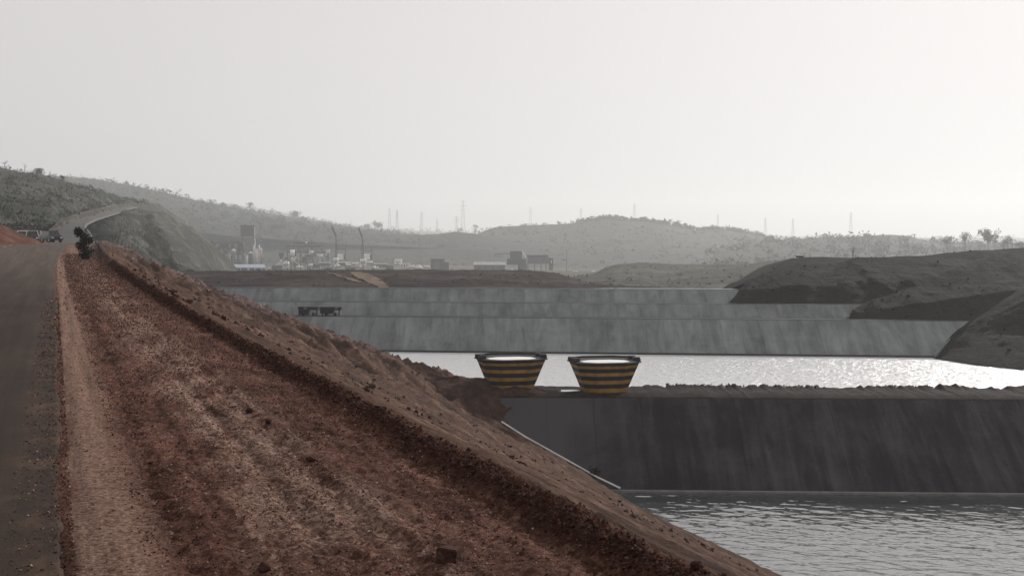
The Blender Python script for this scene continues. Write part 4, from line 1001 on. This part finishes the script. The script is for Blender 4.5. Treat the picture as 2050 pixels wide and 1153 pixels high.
# 3 conveyor
t = thing('conveyor', 402, 'inclined dark conveyor gallery at the left end of the works', 'conveyor')
def P2(b, x_, y_, d_=0, u_=None, py=GY): u_ = u_ or U; return ((x_ - b) * u_, d_, (py - y_) * u_)
MB().tube(P2(402, 402, 537), P2(402, 421, 488), 1.3, 1.3, 4).build('gallery', M['steel_dark'], t)
for x_, y_ in ((407, 523), (413, 509), (419, 494)): MB().tube(P2(402, x_, y_), P2(402, x_ + 1, 543), .14, .14, 4).build('trestle', M['steel'], t)
MB().box(P2(402, 425, 486), (3.0, 3, 3.0)).build('head_house', M['steel_dark'], t)
# 4 open frame plant
t = thing('frame_structure', 450, 'wide open steel frame structure full of dark machinery beside the conveyor', 'structure')
for i in range(8):
    x_ = 420 + i * 9.5
    for d_ in (-3, 3): MB().tube(P2(450, x_, 541, d_), P2(450, x_, 484 + (i % 3) * 5, d_), .38, .38, 4).build('column', M['steel_dark'], t)
for y_ in (486, 497, 509, 521): MB().box(P2(450, 453, y_), (72 * U, 6.4, .7)).build('floor_deck', M['steel_dark'], t)
rr = random.Random(8)
for i in range(30):
    x_ = rr.uniform(420, 486); y_ = rr.choice([491, 503, 515, 527]); MB().box(P2(450, x_, y_ + 1), (rr.uniform(4, 11) * U, 4.5, rr.uniform(6, 9) * U)).build('machine_box', M[rr.choice(['steel_dark', 'steel', 'steel_dark'])], t)
for x_ in (469, 478, 483): MB().tube(P2(450, x_, 500), P2(450, x_, 477 + (x_ % 5) * 2), .5, .5, 8).build('stack', M['steel_dark'], t)
# silos
def silo(px, x0, x1, top, bot, mat, label, dome=True, D=630, group='silos of the works', legs=False):
    t = thing('silo', px, label, 'silo', D, None, group); u = RD(D) / F; r_ = (x1 - x0) / 2 * u; zt_ = (GY - top) * u; zb = (GY - bot) * u
    MB().tube((0, 0, zb), (0, 0, zt_), r_, r_, 14).build('barrel', mat, t, True)
    if dome: MB().dome((0, 0, zt_), r_ * 1.02, r_ * .7, 14).build('cap', M['white'], t, True)
    else: MB().tube((0, 0, zt_), (0, 0, zt_ + r_ * .8), r_ * 1.02, r_ * .2, 14).build('cap', mat, t, True)
    if legs:
        for k in range(4): MB().tube((r_ * .8 * math.cos(k * 1.57 + .7), r_ * .8 * math.sin(k * 1.57 + .7), -1), (r_ * .8 * math.cos(k * 1.57 + .7), r_ * .8 * math.sin(k * 1.57 + .7), zb), .14, .14, 5).build('leg', M['steel'], t)
        MB().tube((0, 0, zb - r_), (0, 0, zb), r_ * .25, r_, 12).build('cone', mat, t)
    for k in range(1, 4): MB().tube((0, 0, zb + (zt_ - zb) * k / 4), (0, 0, zb + (zt_ - zb) * k / 4 + .12), r_ * 1.03, r_ * 1.03, 14).build('band', M['steel'], t)
    return t
silo(459, 456, 462, 508, 538, M['tan'], 'slim tan silo at the left end of the long blue roof', False)
silo(468, 464.5, 472, 501, 506, M['lightgrey'], 'small white capped tank raised over the frame structure', True, legs=True)
silo(494, 492, 496, 512, 538, M['lightgrey'], 'slim grey silo left of the white domed one', False)
silo(502, 498, 506, 507, 534, M['steel'], 'grey silo with a bright white dome', True)
silo(509, 506.5, 511, 492, 534, M['lightgrey'], 'pale slim silo under the white stack', False)
silo(514.5, 511, 518, 500, 536, M['pink'], 'widest pinkish silo in the tall cluster', False)
silo(519.5, 518, 521, 491, 538, M['pink'], 'slim pinkish silo right of the widest one', False)
silo(523, 521, 525, 497, 520, M['lightgrey'], 'short silo on legs at the right of the tall cluster', False, legs=True)
t = thing('chimney', 511, 'white upright stack over the silo cluster', 'chimney', 636); MB().tube((0, 0, 0), (0, 0, 49 * U), .3, .3, 8).build('shaft', M['steel'], t); MB().tube((0, 0, 49 * U), (0, 0, 62 * U), .42, .36, 10).build('tip', M['white'], t)
# long blue roof shed
t = thing('long_shed', 488, 'long low shed with a pale blue white roof in front of the silos', 'shed', 600, 541); D = 600
u = RD(D) / F
bb(t, 446, 531, 535.5, 542, 6, 'wall', M['steel_dark'], 488, D, 0, 541)
MB().add([((443 - 488) * u, -3.8, 5.0 * u), ((534 - 488) * u, -3.8, 4.2 * u), ((528 - 488) * u, 2.5, 10.5 * u), ((450 - 488) * u, 2.5, 10.5 * u), ((443 - 488) * u, -3.8, 6.3 * u), ((534 - 488) * u, -3.8, 5.5 * u), ((528 - 488) * u, 2.5, 11.8 * u), ((450 - 488) * u, 2.5, 11.8 * u)],
         [(3, 2, 1, 0), (4, 5, 6, 7), (0, 1, 5, 4), (1, 2, 6, 5), (2, 3, 7, 6), (3, 0, 4, 7)]).build('roof', M['blueroof'], t)
bb(t, 497, 501, 535, 541, .3, 'door', M['blueroof'], 488, D, -3.2, 541)
for x_ in (452, 468, 484, 512, 526): bb(t, x_ - .6, x_ + .6, 536, 541, .3, 'post', M['lightgrey'], 488, D, -3.7, 541)
# crusher
t = thing('crusher', 565, 'grey crusher with dark feed hoppers left of the gantry', 'machine')
MB().tube(P2(565, 563, 518), P2(565, 563, 506), 1.2, 2.6, 4).build('feed_hopper', M['steel_dark'], t); MB().box(P2(565, 565, 529), (5.5, 4, 4.2)).build('body', M['lightgrey'], t, bevel=.1)
MB().tube(P2(565, 550, 535), P2(565, 564, 521), .6, .6, 6).build('chute', M['white'], t); MB().box(P2(565, 561, 539), (6, 3.5, 1.5)).build('base', M['steel_dark'], t); MB().box(P2(565, 573, 526), (1.2, 3, 4)).build('side_cabinet', M['white'], t)
# gantry
t = thing('gantry', 610, 'wide dark trestle gantry between the crusher and the cranes', 'gantry')
for x0, x1, y_ in ((588, 632, 487), (574, 648, 493), (578, 660, 505), (600, 655, 512)): MB().box(P2(610, (x0 + x1) / 2, y_), ((x1 - x0) * U, 2.6, 1.1)).build('girder', M['steel_dark'], t)
for x_ in (576, 589, 602, 616, 626, 645, 657): MB().tube(P2(610, x_, 542), P2(610, x_, 488 + abs(x_ - 612) * .3), .55, .55, 5).build('column', M['steel'], t)
for x_ in (612, 618, 624): MB().tube(P2(610, x_, 487), P2(610, x_, 480 + (x_ % 4)), .35, .25, 6).build('mast_head', M['steel_dark'], t)
mb = MB(); 
for k in range(8): mb.tube(P2(610, 576 + k * 9, 493), P2(610, 580 + k * 9 + 3, 505), .25, .25, 4)
mb.build('lattice', M['steel'], t)
rr = random.Random(18)
for i in range(22):
    x_ = rr.uniform(574, 658); y_ = rr.uniform(498, 534); MB().box(P2(610, x_, y_), (rr.uniform(3, 9) * U, 2.8, rr.uniform(3, 8) * U)).build('machine_box', M[rr.choice(['steel_dark', 'steel', 'steel', 'lightgrey'])], t)
for i in range(9):
    x_ = rr.uniform(574, 650); y_ = rr.uniform(495, 525); MB().tube(P2(610, x_, y_, -2), P2(610, x_ + rr.uniform(-14, 14), y_ + rr.uniform(4, 14), -2), .45, .45, 5).build('pipe', M[rr.choice(['steel_dark', 'lightgrey'])], t)
# raised tanks
def tank(px, y0, y1, w_, label, mat='white'):
    t = thing('raised_tank', px, label, 'tank', 632, None, 'raised tanks of the works'); u = RD(632) / F
    MB().tube((0, 0, (GY - y1) * u), (0, 0, (GY - y0) * u), w_ * u / 2, w_ * u / 2, 12).build('vessel', M[mat], t, True)
    for k in range(4): MB().tube((w_ * u * .4 * (-1 if k % 2 else 1), w_ * u * .3 * (-1 if k > 1 else 1), -1), (w_ * u * .4 * (-1 if k % 2 else 1), w_ * u * .3 * (-1 if k > 1 else 1), (GY - y1) * u), .15, .15, 4).build('leg', M['steel'], t)
tank(585.5, 500, 512, 9, 'white tank on legs under the left of the gantry'); tank(587, 516, 526, 9, 'grey lower tank below the white one at the gantry', 'lightgrey')
tank(624.5, 502, 507, 6, 'small white tank under the middle of the gantry'); tank(640, 509, 516, 12, 'wide pale hopper tank right of the gantry middle', 'lightgrey')
tank(613, 484, 488, 5, 'tiny pale drum on top of the gantry', 'lightgrey')
# cranes
def crane(px, top, label, rev=0):
    t = thing('crane', px, label, 'crane', 645, 541, 'cranes with raised jibs'); u = RD(645) / F; Q = lambda x_, y_, d_=0: ((x_ - px) * u, d_, (541 - y_) * u)
    tw = MB()
    for sx in (-1.6, 1.6):
        for d_ in (-.5, .5): tw.tube(Q(px + sx, 542, d_), Q(px + sx * .8, top + 33, d_), .34, .3, 4)
    for k in range(9):
        y_ = 536 - k * 5.2; tw.tube(Q(px - 1.6, y_, -.5), Q(px + 1.6, y_ - 5, -.5), .08, .08, 4)
    tw.build('mast', M['steel'], t)
    jb = MB(); jb.tube(Q(px + .5, top + 36), Q(px - .5, top + 19), .6, .6, 6); jb.tube(Q(px - .5, top + 19), Q(px - 8, top), 1.0, .7, 6); jb.build('jib', M['steel_dark'], t)
    MB().tube(Q(px - 8, top), Q(px + 20, top + 44), .07, .07, 4).build('cable', M['steel'], t)
    MB().box(Q(px + 10, top + 46), (19 * u, 1.6, .7)).build('counter_jib', M['steel_dark'], t); MB().box(Q(px + 9, top + 56), (17 * u, 1.6, .5)).build('lower_platform', M['steel_dark'], t)
    MB().tube(Q(px + 19, 541), Q(px + 19, top + 41), .3, .3, 5).build('rear_post', M['steel_dark'], t); MB().box(Q(px + 18.5, top + 49), (.9, 1.6, 1.4)).build('counterweight', M['steel_dark'], t)
    MB().box(Q(px + 9, 514), (12 * u, 3, 11 * u)).build('cabin', M['white'], t, bevel=.08); MB().box(Q(px + 17.5, 514), (5 * u, 3, 10 * u)).build('cabin_side', M['steel'], t)
crane(673, 453, 'left of the two cranes with raised jibs'); crane(726, 456, 'right of the two cranes with raised jibs')
# trucks, sheds and site boxes
def truck(px, py, wpx, D, label, cmat='white', rev=1, kind='box'):
    u = RD(D) / F; L = wpx * u; t = thing('truck', px, label, 'truck', D, py, 'white trucks and machines on the works yard')
    hh = max(L * .30, 1.5)
    if kind == 'box': MB().box((-.14 * L * rev, 0, .9 + hh / 2), (L * .7, 2.4, hh)).build('load_box', M[cmat], t, bevel=.05)
    elif kind == 'mixer': MB().tube((-.36 * L * rev, 0, 1.4), (.12 * L * rev, 0, 1.9), .7, 1.25, 10).build('drum', M[cmat], t, True)
    elif kind == 'dump': MB().prism([(-.5 * L * rev, 1.4 + hh), (.18 * L * rev, 1.2 + hh), (.1 * L * rev, .9), (-.36 * L * rev, .9)], -1.2, 1.2).build('skip', M[cmat], t)
    MB().box((0, 0, .75), (L, 1.0, .3)).build('chassis', M['steel_dark'], t); MB().box((.37 * L * rev, 0, 1.55), (L * .2, 2.3, 1.7)).build('cab', M['white'], t, bevel=.08); MB().box((.475 * L * rev, 0, 1.85), (.06, 2.0, .7)).build('windscreen', M['glass'], t)
    for x_ in (-.36, -.2, .34):
        for s_ in (-1, 1): MB().tube((x_ * L, s_ * .85, .45), (x_ * L, s_ * 1.15, .45), .45, .45, 10).build('wheel', M['tyre'], t)
def cabin(px, py, wpx, hpx, D, label, mat='white', roof='lightgrey', gable=True):
    u = RD(D) / F; W = wpx * u; H = hpx * u; t = thing('site_cabin', px, label, 'cabin', D, py, 'cabins and sheds of the works yard')
    MB().box((0, 0, H * .36), (W, 3.2, H * .72)).build('wall', M[mat], t)
    if gable: MB().prism([(-W / 2 - .15, H * .7), (W / 2 + .15, H * .7), (W * .42, H), (-W * .42, H)], -1.8, 1.8).build('roof', M[roof], t)
    else: MB().box((0, 0, H * .8), (W + .3, 3.6, H * .12)).build('roof', M[roof], t)
    for k in (-1, 1): MB().box((k * W * .25, -1.62, H * .4), (min(1.0, W * .15), .06, H * .25)).build('window', M['glass'], t)
    MB().box((0, -1.62, H * .28), (min(.9, W * .12), .06, H * .5)).build('door', M['steel_dark'], t)
truck(599, 538, 16, 620, 'white truck below the left of the gantry', 'white', 1, 'mixer'); truck(622, 534, 9, 625, 'small white upright tipper under the gantry middle', 'white', -1, 'dump')
cabin(555, 541.5, 20, 12, 610, 'dark hut at the foot of the crusher', 'steel_dark', 'steel_dark', False); cabin(573, 536, 11, 12, 622, 'whitish shed right of the dark hut', 'lightgrey', 'white')
cabin(650, 533, 22, 9, 625, 'low shed with a thin bright roof right of the gantry', 'steel', 'white', False); cabin(672, 530, 10, 14, 630, 'pale upright cabin left of the first crane cab', 'lightgrey', 'white')
truck(676, 536, 14, 612, 'white mixer truck in front of the first crane', 'white', -1, 'mixer'); cabin(690, 533, 22, 10, 620, 'low white roofed shed under the first crane', 'steel', 'white', False)
truck(697, 533, 11, 615, 'white tipper with raised front right of the first crane', 'white', 1, 'dump'); truck(711, 531, 14, 622, 'white box truck between the two cranes', 'white', -1, 'box')
cabin(727, 532, 12, 14, 625, 'pale tall cabin at the foot of the second crane', 'lightgrey', 'white'); truck(741, 528, 12, 628, 'white box truck right of the second crane foot', 'white', 1, 'box')
cabin(762, 536, 26, 10, 620, 'long low white roofed shed right of the second crane', 'steel', 'white', False); truck(718, 537, 12, 606, 'whitish loader in front of the truck between the cranes', 'lightgrey', 1, 'dump')
cabin(797, 528, 15, 9, 632, 'small white shed set high left of the dome', 'white', 'white'); cabin(810, 535, 20, 9, 622, 'white roofed shed left of the dome', 'lightgrey', 'white', False)
truck(543, 541, 11, 618, 'small pale tipper between the blue roofed shed and the crusher', 'lightgrey', -1, 'dump')
cabin(634, 537, 13, 9, 616, 'dark low hut in front of the gantry right columns', 'steel_dark', 'steel', False)
cabin(611, 527, 10, 15, 640, 'tall dark kiosk behind the gantry middle', 'steel_dark', 'steel_dark', False)
cabin(658, 541, 18, 7, 606, 'dark flat container at the front edge left of the first crane', 'steel_dark', 'steel_dark', False)
cabin(702, 541, 20, 8, 604, 'dark flat container at the front edge between the cranes', 'steel_dark', 'steel_dark', False)
cabin(780, 540, 16, 8, 606, 'dark mound like hut right of the long white roofed shed', 'steel_dark', 'steel_dark')
truck(751, 539, 13, 612, 'white low loader in front of the long white roofed shed', 'white', 1, 'mixer')
truck(825, 537, 11, 615, 'small white tipper left of the grey dome', 'white', -1, 'dump')
t = thing('storage_dome', 838, 'rounded grey storage dome left of the dark box building', 'dome', 640, 538); MB().dome((0, 0, 0), 3.6, 3.6, 16, 5).build('shell', M['lightgrey'], t, True); MB().tube((0, 0, -.5), (0, 0, .3), 3.7, 3.7, 16).build('ring_wall', M['steel'], t)
truck(854, 537, 12, 620, 'small white truck right of the grey dome', 'white', 1, 'box')
t = thing('block_building', 880, 'dark box building with a lower annex at the right of the yard', 'building', 610, 542); u = 610 / F
bb(t, 863, 890, 519.5, 544, 6, 'wall', M['steel_dark'], 880, 610, 0, 542); bb(t, 861.5, 891.5, 517.8, 519.8, 6.6, 'roof', M['steel'], 880, 610, 0, 542); bb(t, 884, 899, 525, 544, 5, 'annex', M['steel_dark'], 880, 610, -1.2, 542)
bb(t, 867, 880, 523, 541, .2, 'door', M['steel'], 880, 610, -3.12, 542)
t = thing('long_shed', 980, 'long low white shed left of the screening plant', 'shed', 600, 542)
bb(t, 949, 1011, 530.5, 543, 5, 'wall', M['steel'], 980, 600, 0, 542); bb(t, 948, 1012, 525, 530.3, 5.6, 'roof', M['white'], 980, 600, 0, 542)
for x_ in (956, 970, 984, 998): bb(t, x_, x_ + 5, 534, 539, .2, 'window', M['glass'], 980, 600, -2.6, 542)
# screening plant
t = thing('screening_plant', 1050, 'dark screening plant with a conveyor truss and columns right of the white shed', 'plant', 610, 542); D = 610
B_ = lambda *a, **k: bb(t, *a, 1050, D, k.get('dy', 0), 542)
B_(1021, 1045, 503, 527, 6, 'upper_house', M['steel_dark']); B_(1015, 1053, 518, 530, 7, 'lower_house', M['steel_dark'])
B_(1037, 1055, 528, 543, 5, 'base_house', M['steel_dark']); B_(991, 1021, 507.5, 508.6, 2, 'truss_chord', M['steel_dark']); B_(991, 1006, 513, 514, 2, 'truss_chord', M['steel_dark'])
for x_ in (991.5, 996, 1001, 1005): B_(x_ - .4, x_ + .4, 508, 514, 1.6, 'truss_post', M['steel_dark'])
B_(1055, 1097, 510.5, 514.5, 4, 'roof', M['steel_dark']); B_(1056, 1100, 514.5, 528, 4.5, 'wall', M['steel'])
for x_ in (1057, 1070, 1083, 1093, 1103): B_(x_ - .8, x_ + .8, 526, 544, .5, 'column', M['steel_dark'])
B_(1099, 1107, 517, 541, 3, 'side_tower', M['steel_dark']); B_(1103, 1104, 521, 527, .2, 'lamp_panel', M['white'], dy=-1.7)
u = RD(D) / F; Q = lambda x_, y_, d_=0: ((x_ - 1050) * u, d_, (542 - y_) * u)
MB().tube(Q(1045, 503, -3), Q(1053, 515, -3), .35, .35, 6).build('chute', M['white'], t)
t = thing('water_bowser', 1025, 'small white machine below the screening plant', 'machine', 600, 543); MB().tube((-1, 0, 1), (1, 0, 1), .6, .6, 10).build('tank', M['white'], t); MB().box((1.2, 0, .8), (.8, 1.2, 1.3)).build('cab', M['white'], t)
for x_ in (-.8, .9):
    for s_ in (-.6, .6): MB().tube((x_, s_ - .1, .3), (x_, s_ + .1, .3), .3, .3, 8).build('wheel', M['tyre'], t)
t = thing('lamp_mast', 1134, 'thin grey lamp mast right of the screening plant', 'mast', 560, 548); u = RD(560) / F
MB().tube((0, 0, -1), (0, 0, 44 * u), .22, .12, 6).build('pole', M['steel'], t); MB().box((0, 0, 44 * u), (1.2, .3, .3)).build('cross_arm', M['steel'], t); MB().dome((.9, 0, 13 * u), .35, .35, 8).build('lamp', M['lamp'], t); MB().tube((0, 0, 13 * u), (.9, 0, 13 * u), .08, .08, 5).build('bracket', M['steel'], t)
truck(1152, 549, 10, 560, 'small pale truck right of the lamp mast', 'lightgrey', 1, 'box'); truck(1188, 548, 8, 560, 'tiny white truck farther right of the lamp mast', 'white', -1, 'box')
cabin(1601, 515.5, 9, 4, 262, 'tiny dark hut on top of the back spoil hill', 'steel_dark', 'steel_dark', False)

# ------------------------------------------------------------------ pylons
def pylon(px, top, bot, wpx, D, label, arms=3, w0=None):
    b = P(px, bot + 6, D); u = RD(D) / F; H = (bot + 6 - top) * u; t = empty('power_pylon', b)
    W = max(wpx * u, 2.5); hw = H * .065; lg = MB(); r_ = 0.15 * RD(D) / 1700
    f_ = lambda z: hw * (1 - .86 * z / H) + .25
    zs = np.linspace(0, H, 10)
    for k in range(4): 
        sx = (-1, 1, 1, -1)[k]; sy = (-1, -1, 1, 1)[k]
        l_ = MB(); l_.tube((sx * f_(0), sy * f_(0), 0), (sx * f_(H), sy * f_(H), H), r_, r_ * .8, 4); l_.build('leg', M['steel_pylon'], t)
    for a, b2 in zip(zs[:-1], zs[1:]):
        for sy in (-1, 1):
            lg.tube((-f_(a), sy * f_(a), a), (f_(b2), sy * f_(b2), b2), r_ * .5, r_ * .5, 3); lg.tube((f_(a), sy * f_(a), a), (-f_(b2), sy * f_(b2), b2), r_ * .5, r_ * .5, 3)
    lg.build('bracing', M['steel_pylon'], t)
    for k in range(arms):
        z = H * (.97 - k * .12); wd = W / 2 * (.75 + .25 * (k == 1))
        a = MB(); a.tube((-wd, 0, z), (wd, 0, z), r_ * .8, r_ * .8, 4); a.tube((-wd, 0, z), (0, 0, z + H * .04), r_ * .5, r_ * .5, 3); a.tube((wd, 0, z), (0, 0, z + H * .04), r_ * .5, r_ * .5, 3); a.build('cross_arm', M['steel_pylon'], t)
    return tag(t, label, 'pylon', 'power pylons on the horizon')
order = [(780, 417, 460, 4, 1900, 'faint pylon left of the darker one over the right crane', 2), (795, 421, 463, 6, 1500, 'darker slim pylon second from the left', 3), (844, 425, 463, 9, 1800, 'pale pylon third from the left'), (875, 440, 466, 5, 1900, 'low faint pylon just right of the third one'),
         (914, 434, 468, 13, 1500, 'short dark pylon with wide arms left of the tallest'), (927, 402, 468, 16, 1700, 'tallest pylon on the skyline above the white shed'), (1062, 415, 455, 9, 1900, 'pylon above the left end of the central hill'), (1163, 417, 447, 10, 1800, 'wide latticed pylon left of the central hill top'),
         (1270, 408, 444, 7, 1900, 'pylon above the top of the central hill'), (1437, 430, 460, 6, 2000, 'faint pylon over the right shoulder of the central hill'), (1532, 436, 476, 5, 1800, 'slim pylon where the central hill ends'), (1587, 438, 478, 5, 1800, 'slim pylon second from the right'), (1703, 426, 474, 7, 1800, 'rightmost pylon above the right ridge')]
for q in order: pylon(*q[:6], arms=(q[6] if len(q) > 6 else 3))

# ------------------------------------------------------------------ haze
hz = MB().box((0, 0, 82), (13600, 13400, 248)).build('haze', None); tag(hz, kind='stuff')
hm = bpy.data.materials.new('air_haze'); hm.use_nodes = True; hn = hm.node_tree; hn.nodes.clear()
pv_ = hn.nodes.new('ShaderNodeVolumePrincipled'); pv_.inputs['Color'].default_value = (0.93, 0.965, 0.968, 1); pv_.inputs['Density'].default_value = HAZE_DENSITY; pv_.inputs['Anisotropy'].default_value = 0.4
ho = hn.nodes.new('ShaderNodeOutputMaterial'); hn.links.new(pv_.outputs[0], ho.inputs['Volume']); hz.data.materials.append(hm)
